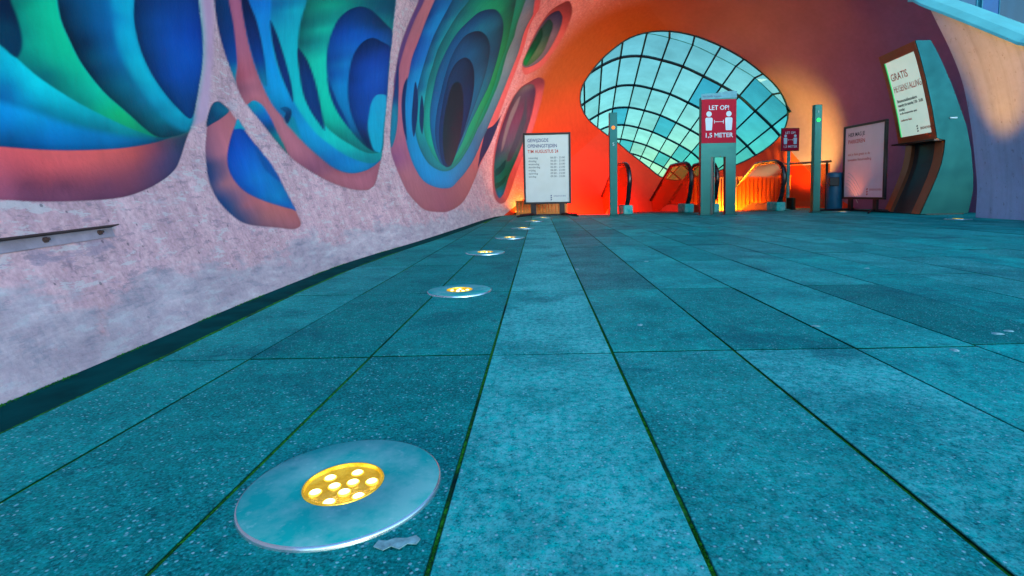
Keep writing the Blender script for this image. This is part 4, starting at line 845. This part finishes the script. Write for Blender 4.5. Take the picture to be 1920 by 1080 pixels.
# ================================================================= curved information kiosk
W0, W1, DX = 7.14, 8.04, .09
ki = thing('information_kiosk', 'tall curved steel kiosk with a lit GRATIS FIETSENSTALLING panel, beside the right wall', 'kiosk', (5.18, 7.14, 0))
Oo = Vector((5.18, 7.14, 0))
def kf(a, b, w_): return Vector((a + DX * (w_ - W0) / (W1 - W0), w_, b)) - Oo
front_hi = [(5.024, 2.316), (5.10, 2.10), (5.19, 1.80), (5.285, 1.43), (5.368, 1.038)]
leg_front = [(5.477, 1.007), (5.468, .86), (5.44, .69), (5.38, .50), (5.30, .30), (5.179, .012)]
back = [(5.834, .012), (5.885, .30), (5.88, .52), (5.835, .86), (5.76, 1.18), (5.658, 1.442), (5.53, 1.75), (5.40, 2.02), (5.31, 2.19), (5.229, 2.319)]
side = [(5.028, 2.319)] + [(a + .004, b) for a, b in front_hi[1:-1]] + [(5.372, 1.03)] + [(a + .005, b) for a, b in leg_front] + back
for w0, w1 in ((W0, W0 + .012), (W1 - .012, W1)):
    obj('side_panel', prism(bmesh.new(), side, w0, w1, kf), M['kiosk'], ki)
bm = bmesh.new()
for i in range(len(back) - 1):
    (a0, b0), (a1, b1) = back[i], back[i+1]
    bm.faces.new([bm.verts.new(kf(a, b, w_)) for a, b, w_ in ((a0 - .008, b0, W0 + .012), (a1 - .008, b1, W0 + .012), (a1 - .008, b1, W1 - .012), (a0 - .008, b0, W1 - .012))])
obj('back_panel', bm, M['kiosk'], ki)
# display box: framed, curved front
def fx(b): return float(np.interp(b, [q[1] for q in front_hi[::-1]], [q[0] for q in front_hi[::-1]]))
zz = np.linspace(1.02, 2.318, 18)
def strip(bm, w0, w1, z0, z1, off, th, n=16):
    zs_ = np.linspace(z0, z1, n)
    pts = [(fx(z) + off, z) for z in zs_] + [(fx(z) + off + th, z) for z in zs_[::-1]]
    return prism(bm, pts, w0, w1, kf)
bm = bmesh.new(); fr_ = .085
strip(bm, W0 + .0125, W0 + fr_, 1.02, 2.318, -.005, .085); strip(bm, W1 - fr_, W1 - .0125, 1.02, 2.318, -.005, .085)
strip(bm, W0 + fr_, W1 - fr_, 1.02, 1.02 + .10, -.005, .085, 4); strip(bm, W0 + fr_, W1 - fr_, 2.318 - .115, 2.318, -.005, .085, 4)
obj('display_frame', bm, M['kioskrail'], ki)
scn = obj('display_screen', strip(bmesh.new(), W0 + fr_, W1 - fr_, 1.12, 2.203, .012, .02), M['screen'], ki)
bm = bmesh.new(); strip(bm, W1 - fr_ - .022, W1 - fr_ - .002, 1.12, 2.2, .004, .006); obj('edge_light', bm, M['greenedge'], ki)
def ktext(name, s_, size, mat, wl, z, width=1.0, bold=.0008):
    """lettering on the curved screen: wl metres from its left edge, reading towards the viewer's right"""
    e = .02; tan = Vector((fx(z + e) - fx(z - e), 0, 2*e)).normalized()
    rt = Vector((-DX, -(W1 - W0), 0)).normalized(); nr = rt.cross(tan).normalized(); up_ = nr.cross(rt)
    w_ = W1 - fr_ - wl
    o = text(name, s_, size, mat, scn, (0, 0, 0), (0, 0, 0), 'LEFT', .0006, width, bold)
    pos = kf(fx(z) + .0105, z, w_) + nr * .0
    mw = Matrix((rt, up_, nr)).transposed().to_4x4(); mw.translation = pos
    o.matrix_basis = mw @ Matrix.Diagonal((width, 1, 1, 1)); return o
ktext('heading', 'GRATIS', .15, M['redink'], .05, 1.93, .82)
ktext('heading', 'FIETSENSTALLING', .14, M['redink'], .05, 1.765, .58)
ktext('lettering', 'Binnenstadsbezoekers', .062, M['ink'], .07, 1.615, .85, .0012)
ktext('lettering', 'maandag t/m zaterdag 7.00 - 24.00', .058, M['ink'], .07, 1.555, .72, .0012)
ktext('lettering', 'zondag', .058, M['ink'], .07, 1.495, .85, .0012)
ktext('lettering', 'en alle koopavonden open', .045, M['ink'], .07, 1.445, .85)
ktext('lettering', 'eindhoven fietst', .045, M['redink'], .07, 1.345, .9)
ktext('lettering', 'EINDHOVEN', .05, M['redink'], .48, 1.185, .8)
bm = bmesh.new()
for k in range(3):
    z_ = 1.24 - k*.035; w_ = W1 - fr_ - .42
    bm.faces.new([bm.verts.new(kf(fx(z) + .0105, z, w)) for w, z in ((w_ + .02, z_ - .012), (w_ - .012, z_ - .008), (w_ - .02, z_ + .014), (w_ + .012, z_ + .010))])
bmesh.ops.solidify(bm, geom=bm.faces[:], thickness=-.002); obj('emblem', bm, M['ink'], scn)
# lower part: two brown rails either side of a dark recess
def lx(b): return float(np.interp(b, [q[1] for q in leg_front[::-1]], [q[0] for q in leg_front[::-1]]))
def lstrip(bm, w0, w1, off, th, z0=.012, z1=1.015, n=18):
    zs_ = np.linspace(z0, z1, n); pts = [(lx(z) + off, z) for z in zs_] + [(lx(z) + off + th, z) for z in zs_[::-1]]
    return prism(bm, pts, w0, w1, kf)
for w0, w1 in ((W0 + .014, W0 + .20), (W1 - .17, W1 - .014)): obj('leg_rail', lstrip(bmesh.new(), w0, w1, -.002, .06), M['kioskrail'], ki)
obj('recess_panel', lstrip(bmesh.new(), W0 + .20, W1 - .17, .05, .02), M['kioskdark'], ki)
obj('shelf', newbox(0.16, .42, .02, .88, 1.0, 1.025, .003), M['black'], ki)
obj('plinth', newbox(.10, .62, .03, .86, 0, .012, .002), M['black'], ki)
obj('pale_strip', newbox(5.525 - Oo.x, 5.625 - Oo.x, -.012, 0.0, 1.288, 1.306, .003), M['white'], ki)  # slim pale strip on the kiosk's near side

# ================================================================= escalators
def escalator(loc, rz, w, label, z_in):
    t_ = thing('escalator', label, 'escalator', loc, rz, 'escalators going down under the window')
    for sx in (-w/2, w/2):
        # handrail: out of the newel foot, round the nose, along the top, then down the slope
        r_ = .30; zc_ = .58
        pts = [(.16, .10), (.06, .11), (-.02, .16), (-.09, .26)] + [(.12 - .30*math.cos(a), zc_ + .30*math.sin(a)) for a in np.linspace(-.45, PI/2, 12)]
        pts += [(.5, .878), (.75, .865)] + [(.95 + .25*k, .80 - .25*k*.577 - .05) for k in range(0, 14)]
        obj('handrail', tube(bmesh.new(), [(sx, a, b) for a, b in pts], .03, 10, True, (.040, .026, (1, 0, 0))), M['rubber'], t_, True)
        inn = [(a + (.05 if a < .3 else .0), b - .035 if b > .5 else b + .02) for a, b in pts[2:]]
        poly = inn + [(4.2, -2.1), (1.0, -.25), (.6, .06), (.12, .06)]
        obj('balustrade_panel', prism(bmesh.new(), poly, sx - .006, sx + .006, lambda a, b, w_: (w_, a, b)), M['amberglass'], t_)
        edge_ = [(sx, a, b + .004) for a, b in inn[11:]]
        obj('trim_rail', tube(bmesh.new(), edge_, .012, 6), M['deck'], t_, True)
        obj('newel_foot', newbox(sx - .085, sx + .085, -.10, .24, 0, .155, .02), M['plate'], t_)
        sk = [(.24, .0), (.24, .125), (.75, .125), (1.05, .05), (4.2, -1.76), (4.2, -2.2), (1.0, -.4)]
        obj('skirt_deck', prism(bmesh.new(), sk, sx - .075, sx + .075, lambda a, b, w_: (w_, a, b)), M['deck'], t_)
    obj('comb_plate', newbox(-w/2 + .08, w/2 - .08, -.05, .42, -.02, .006, .002), M['steel'], t_)
    bm = bmesh.new()
    for k in range(8):
        y0 = .42 + .38*k; z0_ = -.02 - max(0, k - 1)*.21
        box(bm, -w/2 + .09, w/2 - .09, y0, y0 + .37, z0_ - .06, z0_, .004)
    obj('step_band', bm, M['black'], t_)
    return t_
escalator((2.07, 9.22, 0), math.radians(7), 1.10, 'left escalator with amber glass sides, between the orange-lit post and the red poster totem', 0)
escalator((3.62, 9.22, 0), math.radians(7), 1.22, 'right escalator with amber glass sides, behind the red poster totem', 0)

# ================================================================= slatted screens with lamps, barrier
def slat_screen(name, p0, p1, z0, z1, n, label, mat):
    p0, p1 = Vector(p0), Vector(p1); d = p1 - p0; L_ = d.length
    t_ = thing(name, label, 'screen', (p0.x, p0.y, z0), math.atan2(d.y, d.x))
    for k in range(n):
        x = (k + .5) * L_ / n
        obj('slat', newbox(x - .026, x + .026, -.018, .018, 0.03, z1 - z0 - .03, .003), mat, t_)
    for z in (0, z1 - z0 - .04): obj('rail', newbox(0, L_, -.022, .022, z, z + .03, .003), mat, t_)
    return t_
slat_screen('slatted_screen', (3.05, 10.95, 0), (5.05, 10.55, 0), -.25, .66, 26, 'amber-lit vertical slat screen behind the right escalator', M['slat'])
slat_screen('slatted_screen', (-.42, 9.45, 0), (.52, 9.72, 0), 0, .27, 16, 'low orange-lit slatted grille behind the legs of the opening-hours poster', M['slat'])
bar_ = thing('glass_barrier', 'clear glass barrier with a thin handrail beside the small red sign', 'barrier', (4.62, 9.55, 0), math.radians(-60))
bar_.location = (4.50, 9.85, 0)
obj('pane', newbox(0, .95, -.006, .006, .06, .80), M['amberglass'], bar_)
obj('handrail', tube(bmesh.new(), [(-.02, 0, .84), (.97, 0, .84)], .02, 8), M['deck'], bar_, True)
for x in (.05, .90): obj('stanchion', newbox(x - .015, x + .015, -.015, .015, 0, .835, .003), M['steel'], bar_)
obj('foot_box', newbox(.18, .30, -.05, .05, 0, .22, .01), M['steel'], bar_)
def lamp(name, p0, p1, label, mat):
    p0, p1 = Vector(p0), Vector(p1); d = p1 - p0
    t_ = thing(name, label, 'lamp', p0, math.atan2(d.y, d.x), 'linear lamps in the escalator pit')
    obj('housing', newbox(0, d.length, -.035, .035, -.04, -.002, .004), M['black'], t_)
    obj('tube', tube(bmesh.new(), [(.02, 0, .012), (d.length - .02, 0, .012)], .014, 8), mat, t_, True)
lamp('linear_lamp', (-.45, 9.62, .05), (.45, 9.90, .05), 'glowing orange lamp strip behind the low slatted grille', M['orangelamp'])
lamp('linear_lamp', (3.15, 11.02, -.2), (4.9, 10.72, -.2), 'glowing amber lamp strip behind the slat screen of the right escalator', M['orangelamp'])
# ================================================================= bracket on the mural wall
br = thing('angle_bracket', 'worn steel angle bracket bolted low on the mural wall at the left edge', 'bracket')
def wallp(u, z, off=0.0):
    s = math.asin((z - Z0) / B); p = section(u, s); e = 1e-3
    du = section(u + e, s) - p; dp = section(u, s + e) - p
    nn = np.cross(dp, du); nn /= np.linalg.norm(nn)
    if nn[0] < 0: nn = -nn
    return Vector(p + nn * off)
bu = np.linspace(.55, 1.522, 12)
def bz(u): return .309 + .010 * (u - 1.18) / .34
def strip_solid(name, zlo, zhi, olo, ohi, mat):
    bm = bmesh.new(); prev = None
    for u in bu:
        r = [bm.verts.new(wallp(u, bz(u) + z, o)) for z, o in ((zlo, olo), (zhi, olo), (zhi, ohi), (zlo, ohi))]
        if prev:
            for k in range(4): bm.faces.new((prev[k], prev[(k+1) % 4], r[(k+1) % 4], r[k]))
        else: bm.faces.new(r)
        prev = r
    bm.faces.new(prev[::-1]); return obj(name, bm, mat, br)
strip_solid('flange', -.024, .002, .001, .004, M['flange'])
strip_solid('ledge', .002, .0055, .0, .026, M['ledge'])
for u in (.80, 1.045, 1.29, 1.468):
    c = wallp(u, bz(u) - .008, .004); d = (wallp(u, bz(u) - .008, .02) - c).normalized()
    bm = bmesh.new(); lathe(bm, [(0, .0), (.0075, .0), (.0075, .005), (.004, .0052), (.004, .012), (0, .0122)], 6)
    bmesh.ops.transform(bm, matrix=Matrix.Translation(c) @ d.to_track_quat('Z', 'Y').to_matrix().to_4x4(), verts=bm.verts[:])
    obj('bolt', bm, M['ledge'], br)

# ================================================================= chewing gum, a torn sticker
def blob(name, x, y, r, label, group, cat='gum'):
    bm = bmesh.new(); n = 14; ph = rng.random(3) * 6
    pr = lambda a: r * (1 + .18*math.sin(2*a + ph[0]) + .12*math.sin(3*a + ph[1]))
    top = bm.verts.new((0, 0, .0012)); r1 = [bm.verts.new((.65*pr(a)*math.cos(a), .65*pr(a)*math.sin(a), .0010)) for a in np.linspace(0, 2*PI, n+1)[:-1]]
    r2 = [bm.verts.new((pr(a)*math.cos(a), pr(a)*math.sin(a), -.0012)) for a in np.linspace(0, 2*PI, n+1)[:-1]]
    for k in range(n):
        bm.faces.new((top, r1[k], r1[(k+1) % n])); bm.faces.new((r1[k], r2[k], r2[(k+1) % n], r1[(k+1) % n]))
    o = obj(name, bm, M['gum'], None, True); o.location = (x, y, .0014)
    return tag(o, label, cat, group)
for x, y, r, lb in ((.294, 1.539, .010, 'pale gum spot alone on the slab right of the bright central strip'),
                    (.793, 1.490, .011, 'pale gum spot lying on the mossy joint at mid right'),
                    (1.221, 1.380, .013, 'rounder left spot of the pair of pale gum spots at the right edge'),
                    (1.273, 1.403, .011, 'smaller right spot of the pair of pale gum spots at the right edge'),
                    (1.001, 1.246, .011, 'pale gum spot just below the pair at the right edge'),
                    (.19, 2.70, .012, 'pale gum spot farther off on the slab beside the central strip'),
                    (.60, 2.95, .012, 'pale gum spot midway to the totem, left of the far joint'),
                    (1.6, 2.55, .013, 'pale gum spot far right before the wing wall')):
    blob('chewing_gum', x, y, r, lb, 'trodden gum spots on the paving')
bm = bmesh.new()
pts = [(-.026, -.004), (-.022, .006), (-.012, .004), (-.004, .008), (.010, .006), (.020, .010), (.026, .002), (.022, -.006), (.012, -.004), (.004, -.012), (-.006, -.006), (-.014, -.012)]
prism(bm, pts, 0, .0007, lambda a, b, w_: (a, b, w_))
o = obj('torn_sticker', bm, M['gum']); o.location = (-.170, .573, .0026); o.rotation_euler.z = .1
tag(o, 'torn pale scrap of sticker stuck on the slab below the nearest disc light', 'sticker')
# moss: tiny tufts along the joints near the camera
bm = bmesh.new()
def tuft(x, y, s):
    for _ in range(3):
        a = rng.random() * 6.28; d = Vector((math.cos(a), math.sin(a), 0)) * s * .8; u = Vector((d.y, -d.x, 0)) * .9; z = Vector((0, 0, s * (.4 + .6*rng.random())))
        c = Vector((x, y, -.0035))
        bm.faces.new([bm.verts.new(c - d), bm.verts.new(c + u*.5), bm.verts.new(c + d*.6 + z*.8), bm.verts.new(c - u*.5 + z)])
for i, dens in ((0, 700), (1, 5200), (2, 1400), (3, 3000), (-1, 500), (4, 700)):
    x0 = SX0 + i * SW
    for _ in range(dens):
        y = .42 + 3.6 * rng.random() ** 2.0
        if math.sin(y*5 + i*2) + math.sin(y*13.7 + i) > (.9 if i not in (1, 3) else -.9): tuft(x0 + rng.normal(0, .0024), y, .0014 + .0014*rng.random())
for j in (0, 1, 2):
    y0 = SY0 + j * SL
    for _ in range(1100):
        x = -.9 + 2.6 * rng.random()
        if math.sin(x*9 + j*3) + math.sin(x*21 + j) > .2: tuft(x, y0 + rng.normal(0, .0018), .0013 + .0013*rng.random())
for _ in range(2200):
    y = .9 + 3.4 * rng.random(); 
    if math.sin(y*7) + math.sin(y*19) > .1: tuft(float(wall_left(y)) + .004 + .012*rng.random(), y, .0014 + .002*rng.random())
t = NT('moss_green'); n = t.noise(t.geo(), 50, 3)
mm = t.bsdf(t.ramp(n, [(.3, (.003, .06, .006)), (.7, (.025, .26, .012))]), .95, 0, None, .1)
tag(obj('moss', bm, mm), 'green moss growing in the joints of the paving', 'moss', kind='stuff')

# ================================================================= office building beyond
ob = thing('office_building', 'blue glass office facade standing beyond the wing wall at the top right', 'building', (13.5, 8, 0))
FX = 0.0; Lb, Hb = 17.0, 11.0
obj('wall', newbox(.12, 9, 0, Lb, -.07, Hb), M['facadebar'], ob)
for fl in range(3):
    z0 = .2 + fl * 3.5
    for k in range(8):
        y0 = .15 + k * 2.1
        w_ = obj('window', newbox(.02, .118, y0, y0 + 1.95, z0 + .1, z0 + 2.75, .01), M['facadebar'], ob)
        obj('pane', newbox(.0, .019, y0 + .06, y0 + 1.28, z0 + .16, z0 + 2.69), M['facade'], w_)
        obj('pane', newbox(.0, .019, y0 + 1.34, y0 + 1.89, z0 + .16, z0 + 2.69), M['facadeblue'], w_)
obj('roof', newbox(-.2, 9.2, -.2, Lb + .2, Hb, Hb + .25, .02), M['coping'], ob)

# lettering becomes plain meshes
bpy.context.view_layer.update(); dg = bpy.context.evaluated_depsgraph_get()
for o in TEXTS:
    me = bpy.data.meshes.new_from_object(o.evaluated_get(dg)); nm = o.name.split('.')[0]
    mt = o.data.materials[0]; par, mb = o.parent, o.matrix_basis.copy()
    bpy.data.objects.remove(o, do_unlink=True)
    me.materials.clear(); q = link(nm, me, mt, par); q.matrix_basis = mb

# ================================================================= light
amb = (1.0, .34, .04)
E = dict(pitL=0, )
area('pit_glow_left', (.05, 9.80, .10), (-.3, 10.7, 1.0), LP['left'], (1.0, .27, .02), .9, .08)
area('pit_glow_red', (1.2, 10.3, -.22), (.75, 11.3, 1.0), LP['red'], (1.0, .035, .004), 1.3, .5)
area('pit_glow_right', (4.0, 10.55, -.22), (4.4, 11.3, .9), LP['right'], (1.0, .45, .03), 1.6, .15)
spot('uplight_beam', (4.876, 9.90, .05), (5.49, 10.80, 1.35), LP['up3'], (1.0, .75, .08), 64, 1.0, .05)
spot('uplight_beam', (4.87, 8.45, .05), (5.6, 8.5, 2.8), LP['up2'], (1.0, .22, .06), 80, .9, .05)
spot('uplight_beam', (4.88, 6.113, .05), (4.74, 5.5, 3.0), LP['up1'], (1.0, .36, .02), 50, 1.0, .05)
for p in ((.20, 9.12), (.064, 8.292), (-.071, 7.336), (-.186, 5.937)):
    spot('uplight_beam', (*p, .05), (p[0] - .40, p[1] + .35, 3.2), LP['upl'] * (1 if p[1] > 8 else .3), (1.0, .42, .09), 70, 1.0, .05)
sc.world = bpy.data.worlds.new('World'); w = sc.world; w.use_nodes = True
nt = w.node_tree; bg = nt.nodes['Background']
sky = nt.nodes.new('ShaderNodeTexSky'); sky.sky_type = 'NISHITA'; sky.sun_disc = False
SUN_E, SUN_A = math.radians(LP['sun_e']), math.radians(LP['sun_a'])
sky.sun_elevation = SUN_E; sky.sun_rotation = SUN_A; sky.altitude = 20; sky.air_density = 1.0; sky.dust_density = LP['dust']; sky.ozone_density = LP['ozone']
nt.links.new(sky.outputs[0], bg.inputs[0]); bg.inputs[1].default_value = LP['sky']
sd = bpy.data.lights.new('sun', 'SUN'); sd.energy = LP['sun']; sd.angle = math.radians(25); sd.color = (1.0, .95, .88)
so = bpy.data.objects.new('sun', sd); COL.objects.link(so)
# sun direction: rotation 0 = +Y, clockwise seen from above
dv = Vector((math.sin(SUN_A) * math.cos(SUN_E), math.cos(SUN_A) * math.cos(SUN_E), math.sin(SUN_E)))
so.rotation_euler = (-dv).to_track_quat('-Z', 'Y').to_euler(); so.location = dv * 30

# ================================================================= camera
R_, U_, F_ = cam_axes()
cd = bpy.data.cameras.new('camera'); co = bpy.data.objects.new('camera', cd); COL.objects.link(co)
cd.sensor_width = 36.0; cd.lens = F_PX / 1920 * 36.0
cd.shift_x = (960 - CX) / 1920; cd.shift_y = (CY - 540) / 1920
mw = Matrix.Identity(4)
for i in range(3): mw[i][0], mw[i][1], mw[i][2] = R_[i], U_[i], -F_[i]
mw[2][3] = CAM_H
co.matrix_world = mw; cd.clip_end = 1000; cd.clip_start = .02
cd.dof.use_dof = False
sc.camera = co
sc.render.engine = 'CYCLES'
vs = sc.view_settings; vs.view_transform = 'Standard'; vs.look = 'None'; vs.gamma = 1; vs.exposure = LP['exposure']
sc.cycles.max_bounces = 8; sc.cycles.transparent_max_bounces = 12; sc.cycles.sample_clamp_indirect = 6
sc.cycles.use_denoising = True
